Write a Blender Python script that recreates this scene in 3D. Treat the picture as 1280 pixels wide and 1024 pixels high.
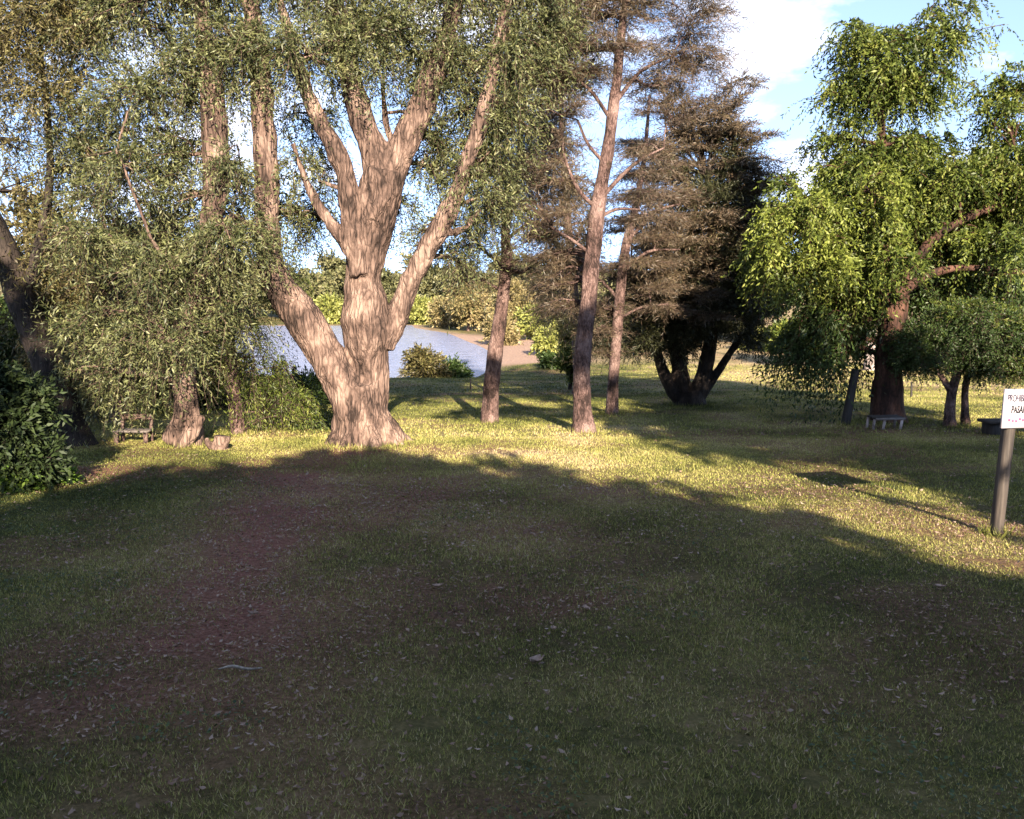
import bpy, math, random
import numpy as np
from mathutils import Vector, noise as mnoise

for o in list(bpy.data.objects):
    bpy.data.objects.remove(o)
scene = bpy.context.scene
COL = scene.collection
R = math.radians
rng = np.random.default_rng(7)
random.seed(7)

# ------------------------------------------------------------------ camera, sky, sun, exposure
PITCH, EYE, FPX = R(7.86), 1.7, 1065.0
cam = bpy.data.cameras.new('camera')
cam.sensor_width = 36.0
cam.lens = 36.0 * FPX / 1280.0
cam.clip_start, cam.clip_end = 0.05, 3000
camo = bpy.data.objects.new('camera', cam)
COL.objects.link(camo)
camo.location = (0, 0, EYE)
camo.rotation_euler = (R(90) - PITCH, 0, 0)
scene.camera = camo

SUN_EL, SUN_AZ = R(23.0), math.atan2(0.20, -0.98)      # behind the viewer, a little to the right
TANE = math.tan(SUN_EL)
w = bpy.data.worlds.new('World')
scene.world = w
w.use_nodes = True
nt = w.node_tree
nt.nodes.clear()
wo = nt.nodes.new('ShaderNodeOutputWorld')
bg = nt.nodes.new('ShaderNodeBackground')
sky = nt.nodes.new('ShaderNodeTexSky')
sky.sky_type = 'NISHITA'
sky.sun_disc = False
sky.sun_elevation = SUN_EL
sky.sun_rotation = SUN_AZ
sky.air_density = 0.9
sky.dust_density = 0.0
sky.ozone_density = 1.6
sky.altitude = 3000
tc = nt.nodes.new('ShaderNodeTexCoord')
mp = nt.nodes.new('ShaderNodeMapping')
mp.inputs['Scale'].default_value = (1.0, 1.0, 2.2)
ns = nt.nodes.new('ShaderNodeTexNoise')
ns.inputs['Scale'].default_value = 2.3
ns.inputs['Detail'].default_value = 8
ns.inputs['Roughness'].default_value = 0.6
rp = nt.nodes.new('ShaderNodeValToRGB')
rp.color_ramp.elements[0].position = 0.52
rp.color_ramp.elements[1].position = 0.70
mx = nt.nodes.new('ShaderNodeMixRGB')
mx.inputs['Color2'].default_value = (3.4, 3.5, 3.8, 1)          # sunlit cloud
L = nt.links.new
L(tc.outputs['Generated'], mp.inputs['Vector'])
L(mp.outputs['Vector'], ns.inputs['Vector'])
L(ns.outputs['Fac'], rp.inputs['Fac'])
L(rp.outputs['Color'], mx.inputs['Fac'])
lift = nt.nodes.new('ShaderNodeVectorMath'); lift.operation = 'ADD'; lift.inputs[1].default_value = (0, 0, .22)
nrm = nt.nodes.new('ShaderNodeVectorMath'); nrm.operation = 'NORMALIZE'
L(tc.outputs['Generated'], lift.inputs[0]); L(lift.outputs[0], nrm.inputs[0]); L(nrm.outputs[0], sky.inputs['Vector'])     # mountain-clear horizon
L(sky.outputs['Color'], mx.inputs['Color1'])
L(mx.outputs['Color'], bg.inputs['Color'])
bg.inputs['Strength'].default_value = 0.125
L(bg.outputs['Background'], wo.inputs['Surface'])

sl = bpy.data.lights.new('sun', 'SUN')
sl.energy = 4.2
sl.angle = R(0.5)
sl.color = (1.0, 0.94, 0.84)
so = bpy.data.objects.new('sun', sl)
COL.objects.link(so)
sdir = Vector((math.sin(SUN_AZ) * math.cos(SUN_EL), math.cos(SUN_AZ) * math.cos(SUN_EL), math.sin(SUN_EL)))
so.rotation_euler = (-sdir).to_track_quat('-Z', 'Y').to_euler()
so.location = sdir * 60
vs = scene.view_settings
vs.view_transform = 'Standard'
vs.look = 'None'
vs.exposure = 2.4
vs.gamma = 1.0
vs.use_white_balance = True            # the phone camera balanced for open shade
vs.white_balance_temperature = 7650
vs.white_balance_tint = 14
scene.cycles.max_bounces = 6
scene.cycles.diffuse_bounces = 3
scene.cycles.transparent_max_bounces = 4

# ------------------------------------------------------------------ terrain
def hashn(ix, iy, seed):
    h = (ix.astype(np.int64) * 374761393 + iy.astype(np.int64) * 668265263 + seed * 974634777) & 0x7fffffff
    h = ((h ^ (h >> 13)) * 1274126177) & 0x7fffffff
    return ((h ^ (h >> 16)) & 0xffff) / 65535.0

def vn(x, y, scale, seed=0, octaves=3):
    x = np.asarray(x, float) / scale; y = np.asarray(y, float) / scale
    t, a, tot = 0.0, 1.0, 0.0
    for k in range(octaves):
        ix, iy = np.floor(x), np.floor(y)
        fx, fy = x - ix, y - iy
        fx = fx * fx * (3 - 2 * fx); fy = fy * fy * (3 - 2 * fy)
        v = (hashn(ix, iy, seed + k) * (1 - fx) + hashn(ix + 1, iy, seed + k) * fx) * (1 - fy) + \
            (hashn(ix, iy + 1, seed + k) * (1 - fx) + hashn(ix + 1, iy + 1, seed + k) * fx) * fy
        t = t + v * a; tot += a; a *= 0.5
        x = x * 2.03 + 11.3; y = y * 2.03 + 5.7
    return t / tot

def sstep(a, b, x):
    t = np.clip((x - a) / (b - a), 0, 1)
    return t * t * (3 - 2 * t)

LAKE_Z = -2.05
def lake_inside(x, y):
    xr = np.interp(y, [30, 38, 46, 54, 62, 75, 90, 110], [-3.4, -3.4, -3.5, -3.9, -5.0, -7.6, -12.5, -16])
    near = 37.5 + 0.9 * np.sin(x * 0.35) + np.clip(-x - 14, 0, 60) * -0.10
    far = 97 + 4 * np.sin(x * 0.07)
    return np.minimum(np.minimum(y - near, far - y), xr - x)

def tz(x, y):
    x = np.asarray(x, float); y = np.asarray(y, float)
    s = 0.050 - 0.005 * sstep(0, 8, x)
    yy = np.where(y < 40, y, 40 + 0 * y)
    z = -s * np.where(yy > -4, yy, -4 + 0.2 * (yy + 4))
    z = z + 0.030 * (vn(x, y, 2.6, 3, 2) - .5) + 0.10 * (vn(x, y, 9, 9, 2) - .5) * sstep(8, 20, y)
    z = z + 0.30 * np.exp(-(((x - 1.5) / 1.7) ** 2 + ((y - 40.5) / 2.2) ** 2))
    t = sstep(-3.0, 2.5, lake_inside(x, y))
    z = z * (1 - t) + (-3.2) * t
    z = z + 3.5 * sstep(100, 190, y) + 1.2 * sstep(60, 110, y) * sstep(-4, 25, x)
    z = z + 9 * sstep(180, 420, y)
    return z

Fv, Uv = np.array((0, math.cos(PITCH), -math.sin(PITCH))), np.array((0, math.sin(PITCH), math.cos(PITCH)))
def ray(px, py):
    return np.array((1., 0, 0)) * ((px - 640) / FPX) + Fv + Uv * ((512 - py) / FPX)
def at(px, py, Y):
    d = ray(px, py)
    return np.array((0, 0, EYE)) + d * (Y / d[1])
def ground(px, py):
    d = ray(px, py)
    t = 1.0
    for _ in range(4000):
        p = np.array((0, 0, EYE)) + d * t
        if p[2] <= float(tz(p[0], p[1])): break
        t *= 1.0015
    p[2] = float(tz(p[0], p[1]))
    return p

# ------------------------------------------------------------------ mesh helpers
class MB:
    def __init__(s): s.v, s.f, s.n = [], [], 0
    def add(s, V, F):
        V = np.asarray(V, float); F = np.asarray(F, np.int64)
        s.v.append(V); s.f.append(F + s.n); s.n += len(V)
    def tube(s, pts, rad, seg=10, sub=4, rough=0.0, seed=0, cap=True):
        P, Rr = spline(pts, rad, sub)
        n = len(P)
        T = np.gradient(P, axis=0)
        T /= np.linalg.norm(T, axis=1)[:, None] + 1e-9
        u = np.cross(T[0], (0.3, 1, 0.1)); u /= np.linalg.norm(u) + 1e-9
        ang = np.arange(seg) * 2 * math.pi / seg
        rings = []
        for i in range(n):
            u = u - T[i] * np.dot(u, T[i]); u /= np.linalg.norm(u) + 1e-9
            v = np.cross(T[i], u)
            rr = Rr[i] * (1 + rough * (vn(np.cos(ang) * 2 + i * .31, np.sin(ang) * 2 + seed, 1.1, seed, 2) - .5) * 2) if rough else Rr[i] * np.ones(seg)
            rings.append(P[i] + (np.cos(ang)[:, None] * u + np.sin(ang)[:, None] * v) * rr[:, None])
        if cap:
            rings.insert(0, np.repeat(P[:1], seg, 0)); rings.append(np.repeat(P[-1:], seg, 0))
        m = len(rings)
        V = np.concatenate(rings)
        i = np.arange(m - 1)[:, None] * seg; j = np.arange(seg)[None]
        a = i + j; b = i + (j + 1) % seg
        s.add(V, np.stack([a, b, b + seg, a + seg], -1).reshape(-1, 4))
    def box(s, c, d, rz=0.0, tilt=0.0, bev=0.0):
        x, y, z = np.array(d) / 2.0
        b = min(bev, x * .45, y * .45, z * .45)
        if b <= 0:
            V = np.array([(-x, -y, -z), (x, -y, -z), (x, y, -z), (-x, y, -z), (-x, -y, z), (x, -y, z), (x, y, z), (-x, y, z)])
            F = [(0, 3, 2, 1), (4, 5, 6, 7), (0, 1, 5, 4), (1, 2, 6, 5), (2, 3, 7, 6), (3, 0, 4, 7)]
        else:
            lay = [(x - b, y - b, -z), (x, y, -z + b), (x, y, z - b), (x - b, y - b, z)]
            V = np.array([(sx * a, sy * c2, h) for a, c2, h in lay for sx, sy in ((-1, -1), (1, -1), (1, 1), (-1, 1))])
            F = [(3, 2, 1, 0), (12, 13, 14, 15)]
            for k in range(3):
                for q in range(4):
                    F.append((k * 4 + q, k * 4 + (q + 1) % 4, k * 4 + 4 + (q + 1) % 4, k * 4 + 4 + q))
        ct, st = math.cos(tilt), math.sin(tilt)
        V = np.stack([V[:, 0] * ct + V[:, 2] * st, V[:, 1], -V[:, 0] * st + V[:, 2] * ct], 1)
        cz, sz = math.cos(rz), math.sin(rz)
        V = np.stack([V[:, 0] * cz - V[:, 1] * sz, V[:, 0] * sz + V[:, 1] * cz, V[:, 2]], 1) + np.array(c)
        s.add(V, F)
    def arrays(s): return np.concatenate(s.v), np.concatenate(s.f)

def spline(pts, rad, sub=4):
    P = np.asarray(pts, float); r = np.asarray(rad, float)
    if sub <= 1 or len(P) < 2: return P, r
    Q = np.vstack([2 * P[0] - P[1], P, 2 * P[-1] - P[-2]])
    out, ro = [], []
    for i in range(len(P) - 1):
        p0, p1, p2, p3 = Q[i], Q[i + 1], Q[i + 2], Q[i + 3]
        for k in range(sub):
            t = k / sub
            out.append(.5 * (2 * p1 + (p2 - p0) * t + (2 * p0 - 5 * p1 + 4 * p2 - p3) * t * t + (3 * p1 - p0 - 3 * p2 + p3) * t ** 3))
            ro.append(r[i] * (1 - t) + r[i + 1] * t)
    out.append(P[-1]); ro.append(r[-1])
    return np.array(out), np.array(ro)

def mesh_np(name, V, F, smooth=False):
    V = np.ascontiguousarray(V, np.float32); F = np.ascontiguousarray(F, np.int32)
    k = F.shape[1]; m = len(F)
    me = bpy.data.meshes.new(name)
    me.vertices.add(len(V)); me.vertices.foreach_set('co', V.ravel())
    me.loops.add(m * k); me.loops.foreach_set('vertex_index', F.ravel())
    me.polygons.add(m)
    me.polygons.foreach_set('loop_start', np.arange(0, m * k, k, dtype=np.int32))
    me.polygons.foreach_set('loop_total', np.full(m, k, np.int32))
    if smooth: me.polygons.foreach_set('use_smooth', np.ones(m, bool))
    me.update(calc_edges=True)
    return me

def put(name, V, F, mat, parent=None, smooth=False):
    """one mesh object; world coordinates in, stored relative to the thing it belongs to"""
    V = np.asarray(V, float)
    if parent is not None: V = V - np.array(parent.location)
    me = mesh_np(name, V, F, smooth)
    me.materials.append(mat)
    o = bpy.data.objects.new(name, me)
    COL.objects.link(o)
    if parent is not None: o.parent = parent
    return o
def putmb(name, mb, mat, parent=None, smooth=False):
    V, F = mb.arrays()
    return put(name, V, F, mat, parent, smooth)
def thing(name, loc, label, cat, group=None):
    o = bpy.data.objects.new(name, None)
    o.empty_display_size = .2
    COL.objects.link(o)
    o.location = tuple(float(c) for c in loc)
    o['label'] = label; o['category'] = cat
    if group: o['group'] = group
    return o
def tag(o, label=None, cat=None, group=None, kind=None):
    for k, v in (('label', label), ('category', cat), ('group', group), ('kind', kind)):
        if v: o[k] = v
    return o

# ------------------------------------------------------------------ materials
def mat(name):
    m = bpy.data.materials.new(name); m.use_nodes = True
    n = m.node_tree; n.nodes.clear()
    return m, n, n.nodes.new, n.links.new
def ramp(new, cols, pos=None):
    r = new('ShaderNodeValToRGB'); e = r.color_ramp.elements
    pos = pos or [i / (len(cols) - 1) for i in range(len(cols))]
    while len(e) < len(cols): e.new(0.5)
    for el, p, c in zip(e, pos, cols):
        el.position = p; el.color = (*c, 1)
    return r
def leaf_mat(name, cols, trans=0.3, nscale=0.9, rough=0.5, pos=None):
    m, n, new, ln = mat(name)
    out = new('ShaderNodeOutputMaterial')
    g = new('ShaderNodeNewGeometry'); t = new('ShaderNodeTexCoord')
    no = new('ShaderNodeTexNoise'); no.inputs['Scale'].default_value = nscale; no.inputs['Detail'].default_value = 3
    ln(t.outputs['Object'], no.inputs['Vector'])
    a = new('ShaderNodeMath'); a.operation = 'MULTIPLY'; a.inputs[1].default_value = 0.55
    ln(g.outputs['Random Per Island'], a.inputs[0])
    b = new('ShaderNodeMath'); b.operation = 'MULTIPLY_ADD'; b.inputs[1].default_value = 1.1; b.inputs[2].default_value = -0.32
    ln(no.outputs['Fac'], b.inputs[0])
    c = new('ShaderNodeMath'); c.operation = 'ADD'; c.use_clamp = True
    ln(a.outputs[0], c.inputs[0]); ln(b.outputs[0], c.inputs[1])
    r = ramp(new, cols, pos); ln(c.outputs[0], r.inputs['Fac'])
    p = new('ShaderNodeBsdfPrincipled'); p.inputs['Roughness'].default_value = rough
    p.inputs['Specular IOR Level'].default_value = 0.35
    tr = new('ShaderNodeBsdfTranslucent'); mxs = new('ShaderNodeMixShader'); mxs.inputs[0].default_value = trans
    ln(r.outputs['Color'], p.inputs['Base Color']); ln(r.outputs['Color'], tr.inputs['Color'])
    ln(p.outputs[0], mxs.inputs[1]); ln(tr.outputs[0], mxs.inputs[2]); ln(mxs.outputs[0], out.inputs['Surface'])
    return m
def bark_mat(name, cols, scale=9.0, stretch=0.22, bump=0.7, patch=None, dist=0.02):
    m, n, new, ln = mat(name)
    out = new('ShaderNodeOutputMaterial'); p = new('ShaderNodeBsdfPrincipled')
    p.inputs['Roughness'].default_value = 0.85; p.inputs['Specular IOR Level'].default_value = 0.2
    t = new('ShaderNodeTexCoord'); mpn = new('ShaderNodeMapping'); mpn.inputs['Scale'].default_value = (1, 1, stretch)
    ln(t.outputs['Object'], mpn.inputs['Vector'])
    n1 = new('ShaderNodeTexNoise'); n1.inputs['Scale'].default_value = scale; n1.inputs['Detail'].default_value = 7; n1.inputs['Roughness'].default_value = .62
    n1.inputs['Distortion'].default_value = 0.5
    v1 = new('ShaderNodeTexVoronoi'); v1.inputs['Scale'].default_value = scale * 1.7; v1.feature = 'DISTANCE_TO_EDGE'
    n2 = new('ShaderNodeTexNoise'); n2.inputs['Scale'].default_value = 2.3; n2.inputs['Detail'].default_value = 4
    nw = new('ShaderNodeTexNoise'); nw.inputs['Scale'].default_value = scale * .9; nw.inputs['Detail'].default_value = 4; ln(mpn.outputs[0], nw.inputs['Vector'])
    wv = new('ShaderNodeVectorMath'); wv.operation = 'MULTIPLY_ADD'; wv.inputs[1].default_value = (.14, .14, .14); ln(nw.outputs['Color'], wv.inputs[0]); ln(mpn.outputs[0], wv.inputs[2])
    ln(mpn.outputs[0], n1.inputs['Vector']); ln(wv.outputs[0], v1.inputs['Vector']); ln(t.outputs['Object'], n2.inputs['Vector'])
    ma = new('ShaderNodeMath'); ma.operation = 'MULTIPLY_ADD'; ma.inputs[1].default_value = .5
    ln(n1.outputs['Fac'], ma.inputs[0])
    vq = new('ShaderNodeMath'); vq.operation = 'MINIMUM'; vq.inputs[1].default_value = .16; ln(v1.outputs['Distance'], vq.inputs[0])
    vk = new('ShaderNodeMath'); vk.operation = 'MULTIPLY_ADD'; vk.inputs[1].default_value = .5; vk.inputs[2].default_value = -.05; ln(vq.outputs[0], vk.inputs[0])
    mb_ = new('ShaderNodeMath'); mb_.operation = 'MULTIPLY'; mb_.inputs[1].default_value = .62
    ln(n2.outputs['Fac'], mb_.inputs[0]); ln(mb_.outputs[0], ma.inputs[2])
    r = ramp(new, cols, [0.44, 0.56, 0.70] if len(cols) == 3 else None)
    mk = new('ShaderNodeMath'); mk.operation = 'ADD'; ln(ma.outputs[0], mk.inputs[0]); ln(vk.outputs[0], mk.inputs[1])
    ln(mk.outputs[0], r.inputs['Fac'])
    ln(r.outputs['Color'], p.inputs['Base Color'])
    h = new('ShaderNodeMath'); h.operation = 'MULTIPLY_ADD'; h.inputs[1].default_value = 1.5
    vm = new('ShaderNodeMath'); vm.operation = 'MINIMUM'; vm.inputs[1].default_value = 0.25
    ln(v1.outputs['Distance'], vm.inputs[0]); ln(vm.outputs[0], h.inputs[0]); ln(n1.outputs['Fac'], h.inputs[2])
    bu = new('ShaderNodeBump'); bu.inputs['Strength'].default_value = bump; bu.inputs['Distance'].default_value = dist
    ln(h.outputs[0], bu.inputs['Height']); ln(bu.outputs[0], p.inputs['Normal'])
    ln(p.outputs[0], out.inputs['Surface'])
    return m
def plain_mat(name, cols, scale=12, stretch=(1, 1, 1), rough=.7, bump=.2):
    m, n, new, ln = mat(name)
    out = new('ShaderNodeOutputMaterial'); p = new('ShaderNodeBsdfPrincipled'); p.inputs['Roughness'].default_value = rough
    t = new('ShaderNodeTexCoord'); mpn = new('ShaderNodeMapping'); mpn.inputs['Scale'].default_value = stretch
    ln(t.outputs['Object'], mpn.inputs['Vector'])
    n1 = new('ShaderNodeTexNoise'); n1.inputs['Scale'].default_value = scale; n1.inputs['Detail'].default_value = 6
    ln(mpn.outputs[0], n1.inputs['Vector'])
    r = ramp(new, cols, [0.35, 0.65] if len(cols) == 2 else None); ln(n1.outputs['Fac'], r.inputs['Fac'])
    bu = new('ShaderNodeBump'); bu.inputs['Strength'].default_value = bump; bu.inputs['Distance'].default_value = .01
    ln(n1.outputs['Fac'], bu.inputs['Height']); ln(bu.outputs[0], p.inputs['Normal'])
    ln(r.outputs['Color'], p.inputs['Base Color']); ln(p.outputs[0], out.inputs['Surface'])
    return m

M = {}
M['bark_big'] = bark_mat('bark_big', [(.022, .014, .011), (.10, .064, .05), (.225, .155, .122)], 9, .22, 1.0, dist=.05)
M['bark_pine'] = bark_mat('bark_pine', [(.022, .013, .011), (.10, .060, .052), (.215, .145, .126)], 15, .4, 1.0, dist=.03)
M['bark_dark'] = bark_mat('bark_dark', [(.008, .006, .005), (.02, .015, .012), (.045, .033, .026)], 11, .25, .8)
M['bark_red'] = bark_mat('bark_red', [(.014, .008, .006), (.05, .024, .017), (.11, .055, .038)], 10, .25, .9)
M['bark_pale'] = bark_mat('bark_pale', [(.10, .08, .07), (.26, .21, .19), (.42, .36, .33)], 8, .3, .5)
M['leaf_grey'] = leaf_mat('leaf_grey', [(.010, .017, .007), (.040, .055, .021), (.080, .088, .036), (.145, .16, .062), (.25, .23, .12)], .25, 3.2)
M['leaf_olive'] = leaf_mat('leaf_olive', [(.012, .018, .007), (.05, .05, .016), (.085, .065, .03), (.15, .14, .045), (.22, .18, .09)], .25, 3.0)
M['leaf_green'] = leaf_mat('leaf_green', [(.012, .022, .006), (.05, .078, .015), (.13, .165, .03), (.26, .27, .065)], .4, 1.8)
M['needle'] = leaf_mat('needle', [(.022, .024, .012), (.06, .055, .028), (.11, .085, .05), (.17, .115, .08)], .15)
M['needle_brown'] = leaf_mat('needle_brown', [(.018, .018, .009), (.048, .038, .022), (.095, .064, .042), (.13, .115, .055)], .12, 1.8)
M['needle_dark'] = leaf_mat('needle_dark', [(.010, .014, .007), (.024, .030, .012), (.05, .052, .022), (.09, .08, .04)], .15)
M['leaf_sunlit'] = leaf_mat('leaf_sunlit', [(.03, .05, .01), (.09, .12, .02), (.20, .24, .045), (.34, .35, .10)], .4, 1.8)
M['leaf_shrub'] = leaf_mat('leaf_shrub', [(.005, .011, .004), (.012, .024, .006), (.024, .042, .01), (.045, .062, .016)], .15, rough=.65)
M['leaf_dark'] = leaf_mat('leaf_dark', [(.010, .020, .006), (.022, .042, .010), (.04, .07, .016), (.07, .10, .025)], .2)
M['leaf_far'] = leaf_mat('leaf_far', [(.045, .05, .022), (.10, .105, .045), (.16, .155, .07), (.23, .20, .10)], .25, .25)
M['leaf_yellow'] = leaf_mat('leaf_yellow', [(.13, .15, .035), (.21, .23, .06), (.29, .30, .09), (.36, .34, .12)], .3, .5)
M['leaf_tan'] = leaf_mat('leaf_tan', [(.09, .085, .035), (.17, .145, .06), (.27, .21, .10), (.36, .27, .15)], .2, .25)
M['weed'] = leaf_mat('weed', [(.03, .07, .012), (.07, .14, .02), (.13, .21, .035), (.2, .26, .06)], .3)
M['dead_leaf'] = leaf_mat('dead_leaf', [(.06, .032, .022), (.14, .08, .055), (.22, .15, .11), (.36, .28, .22)], (.1), 2.0, .85)

# ------------------------------------------------------------------ ground sheet
def litter_at(x, y):
    a = 1.5 * np.exp(-(((x + 2.0 + .14 * (y - 4.8)) / .62) ** 2)) * sstep(3, 4.5, y) * (1 - sstep(9, 12, y))
    b = .6 * np.exp(-(((x - .1) / 1.9) ** 2 + ((y - 7.5) / 3.0) ** 2))
    c = .9 * np.exp(-(((x + 2.2) / 1.6) ** 2 + ((y - 12.0) / .9) ** 2)) + .55 * np.exp(-(((x - 6.5) / 2.2) ** 2 + ((y - 14) / 2.2) ** 2))
    d = .5 * np.exp(-(((x + 5.6) / 1.3) ** 2 + ((y - 10.3) / .7) ** 2))
    e = .35 * np.exp(-(((x - 4.2) / 1.2) ** 2 + ((y - 6.8) / 1.6) ** 2))
    n_ = vn(x, y, .9, 21, 4)
    return np.clip(.8 * (a * .8 + b + c + d + e) * (.1 + 1.5 * n_) + .35 * sstep(.5, .72, vn(x, y, 1.3, 31, 4)), 0, .92)
def dry_sunlit_at(x, y):  # real dryness, plus sunlit and shaded zones put into the lawn colour
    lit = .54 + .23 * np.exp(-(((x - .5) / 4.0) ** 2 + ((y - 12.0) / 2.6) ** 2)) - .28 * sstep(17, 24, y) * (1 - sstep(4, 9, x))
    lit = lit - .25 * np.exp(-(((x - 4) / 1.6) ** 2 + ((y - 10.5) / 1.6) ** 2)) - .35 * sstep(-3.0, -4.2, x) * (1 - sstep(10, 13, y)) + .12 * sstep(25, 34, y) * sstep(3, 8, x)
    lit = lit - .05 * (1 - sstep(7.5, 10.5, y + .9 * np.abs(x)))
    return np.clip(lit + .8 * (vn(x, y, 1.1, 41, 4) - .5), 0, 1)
def bank_at(x, y):
    li = lake_inside(x, y)
    return np.clip(sstep(-5, -1, li + 2 * (vn(x, y, 3, 51, 2) - .5)) * sstep(39.5, 42, y) + sstep(42, 46, y) * sstep(7, 2, x) * (1 - sstep(66, 80, y)), 0, 1)

def axis(lo, hi, d0, growth, c=0.0, flat=6.0):
    out = [c]; st = d0; v = c
    while v < hi:
        if v - c > flat: st *= growth
        v += st; out.append(v)
    neg = []; st = d0; v = c
    while v > lo:
        if c - v > flat: st *= growth
        v -= st; neg.append(v)
    return np.array(neg[::-1] + out)
gx = axis(-420, 420, .14, 1.035, 0, 7)
gy = axis(-60, 900, .14, 1.022, 7, 7)
GX, GY = np.meshgrid(gx, gy)
GZ = tz(GX, GY)
nx, ny = len(gx), len(gy)
idx = np.arange(nx * ny).reshape(ny, nx)
F = np.stack([idx[:-1, :-1], idx[:-1, 1:], idx[1:, 1:], idx[1:, :-1]], -1).reshape(-1, 4)
m, n, new, ln = mat('lawn_soil')
out = new('ShaderNodeOutputMaterial'); p = new('ShaderNodeBsdfPrincipled'); p.inputs['Roughness'].default_value = .95
p.inputs['Specular IOR Level'].default_value = .1
t = new('ShaderNodeTexCoord')
def attr(nm):
    a = new('ShaderNodeAttribute'); a.attribute_name = nm; return a
n1 = new('ShaderNodeTexNoise'); n1.inputs['Scale'].default_value = 7; n1.inputs['Detail'].default_value = 9; n1.inputs['Roughness'].default_value = .7
n2 = new('ShaderNodeTexNoise'); n2.inputs['Scale'].default_value = 38; n2.inputs['Detail'].default_value = 6; n2.inputs['Roughness'].default_value = .75
ln(t.outputs['Object'], n1.inputs['Vector']); ln(t.outputs['Object'], n2.inputs['Vector'])
ad = new('ShaderNodeMath'); ad.operation = 'MULTIPLY_ADD'; ad.inputs[1].default_value = .9
mxn = new('ShaderNodeMath'); mxn.operation = 'MULTIPLY_ADD'; mxn.inputs[1].default_value = .9
n2h = new('ShaderNodeMath'); n2h.operation = 'SUBTRACT'; n2h.inputs[1].default_value = .5; ln(n2.outputs['Fac'], n2h.inputs[0])
ln(n2h.outputs[0], mxn.inputs[0]); ln(n1.outputs['Fac'], mxn.inputs[2]); ln(mxn.outputs[0], ad.inputs[0])
dd = new('ShaderNodeMath'); dd.operation = 'ADD'; dd.inputs[1].default_value = -.45
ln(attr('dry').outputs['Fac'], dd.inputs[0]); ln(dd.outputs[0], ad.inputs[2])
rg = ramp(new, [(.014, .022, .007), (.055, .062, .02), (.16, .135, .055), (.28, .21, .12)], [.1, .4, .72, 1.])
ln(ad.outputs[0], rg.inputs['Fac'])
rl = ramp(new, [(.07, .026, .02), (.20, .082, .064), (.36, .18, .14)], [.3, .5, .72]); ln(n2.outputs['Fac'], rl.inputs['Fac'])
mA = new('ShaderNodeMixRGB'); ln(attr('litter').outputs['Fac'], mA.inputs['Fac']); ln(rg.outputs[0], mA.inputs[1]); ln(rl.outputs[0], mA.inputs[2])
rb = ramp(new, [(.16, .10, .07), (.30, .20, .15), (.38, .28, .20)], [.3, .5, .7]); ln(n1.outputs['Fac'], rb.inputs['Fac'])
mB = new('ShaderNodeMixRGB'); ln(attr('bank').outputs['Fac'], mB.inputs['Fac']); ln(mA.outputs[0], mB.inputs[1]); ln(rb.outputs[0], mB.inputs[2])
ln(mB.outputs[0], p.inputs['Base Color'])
bu = new('ShaderNodeBump'); bu.inputs['Strength'].default_value = .9; bu.inputs['Distance'].default_value = .04
ba = new('ShaderNodeMath'); ba.operation = 'ADD'; ln(n1.outputs['Fac'], ba.inputs[0]); ln(n2.outputs['Fac'], ba.inputs[1])
ln(ba.outputs[0], bu.inputs['Height']); ln(bu.outputs[0], p.inputs['Normal']); ln(p.outputs[0], out.inputs['Surface'])
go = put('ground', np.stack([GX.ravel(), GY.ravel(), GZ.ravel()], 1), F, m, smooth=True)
for nm, fn in (('dry', dry_sunlit_at), ('litter', litter_at), ('bank', bank_at)):  # the dryness layer also carries painted sun and shade
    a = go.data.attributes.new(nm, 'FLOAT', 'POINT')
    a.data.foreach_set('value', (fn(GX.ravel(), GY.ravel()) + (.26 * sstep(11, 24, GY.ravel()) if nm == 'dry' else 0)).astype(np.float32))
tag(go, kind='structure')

# lake
lx = np.linspace(-120, 4, 40); ly = np.linspace(33, 108, 40)
LX, LY = np.meshgrid(lx, ly)
ii = np.arange(1600).reshape(40, 40)
m, n, new, ln = mat('lake_water')
out = new('ShaderNodeOutputMaterial'); p = new('ShaderNodeBsdfPrincipled')
p.inputs['Base Color'].default_value = (.21, .23, .32, 1); p.inputs['Roughness'].default_value = .2
p.inputs['IOR'].default_value = 1.45
t = new('ShaderNodeTexCoord'); mpn = new('ShaderNodeMapping'); mpn.inputs['Scale'].default_value = (1, .6, 1); ln(t.outputs['Object'], mpn.inputs['Vector'])
n1 = new('ShaderNodeTexNoise'); n1.inputs['Scale'].default_value = 1.1; n1.inputs['Detail'].default_value = 9; n1.inputs['Roughness'].default_value = .7; n1.inputs['Distortion'].default_value = .8; ln(mpn.outputs[0], n1.inputs['Vector'])
bu = new('ShaderNodeBump'); bu.inputs['Strength'].default_value = 1.0; bu.inputs['Distance'].default_value = .3
ln(n1.outputs['Fac'], bu.inputs['Height']); ln(bu.outputs[0], p.inputs['Normal']); ln(p.outputs[0], out.inputs['Surface'])
lk = put('lake', np.stack([LX.ravel(), LY.ravel(), np.full(1600, LAKE_Z)], 1),
         np.stack([ii[:-1, :-1], ii[:-1, 1:], ii[1:, 1:], ii[1:, :-1]], -1).reshape(-1, 4), m, smooth=True)
tag(lk, kind='structure')

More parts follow.
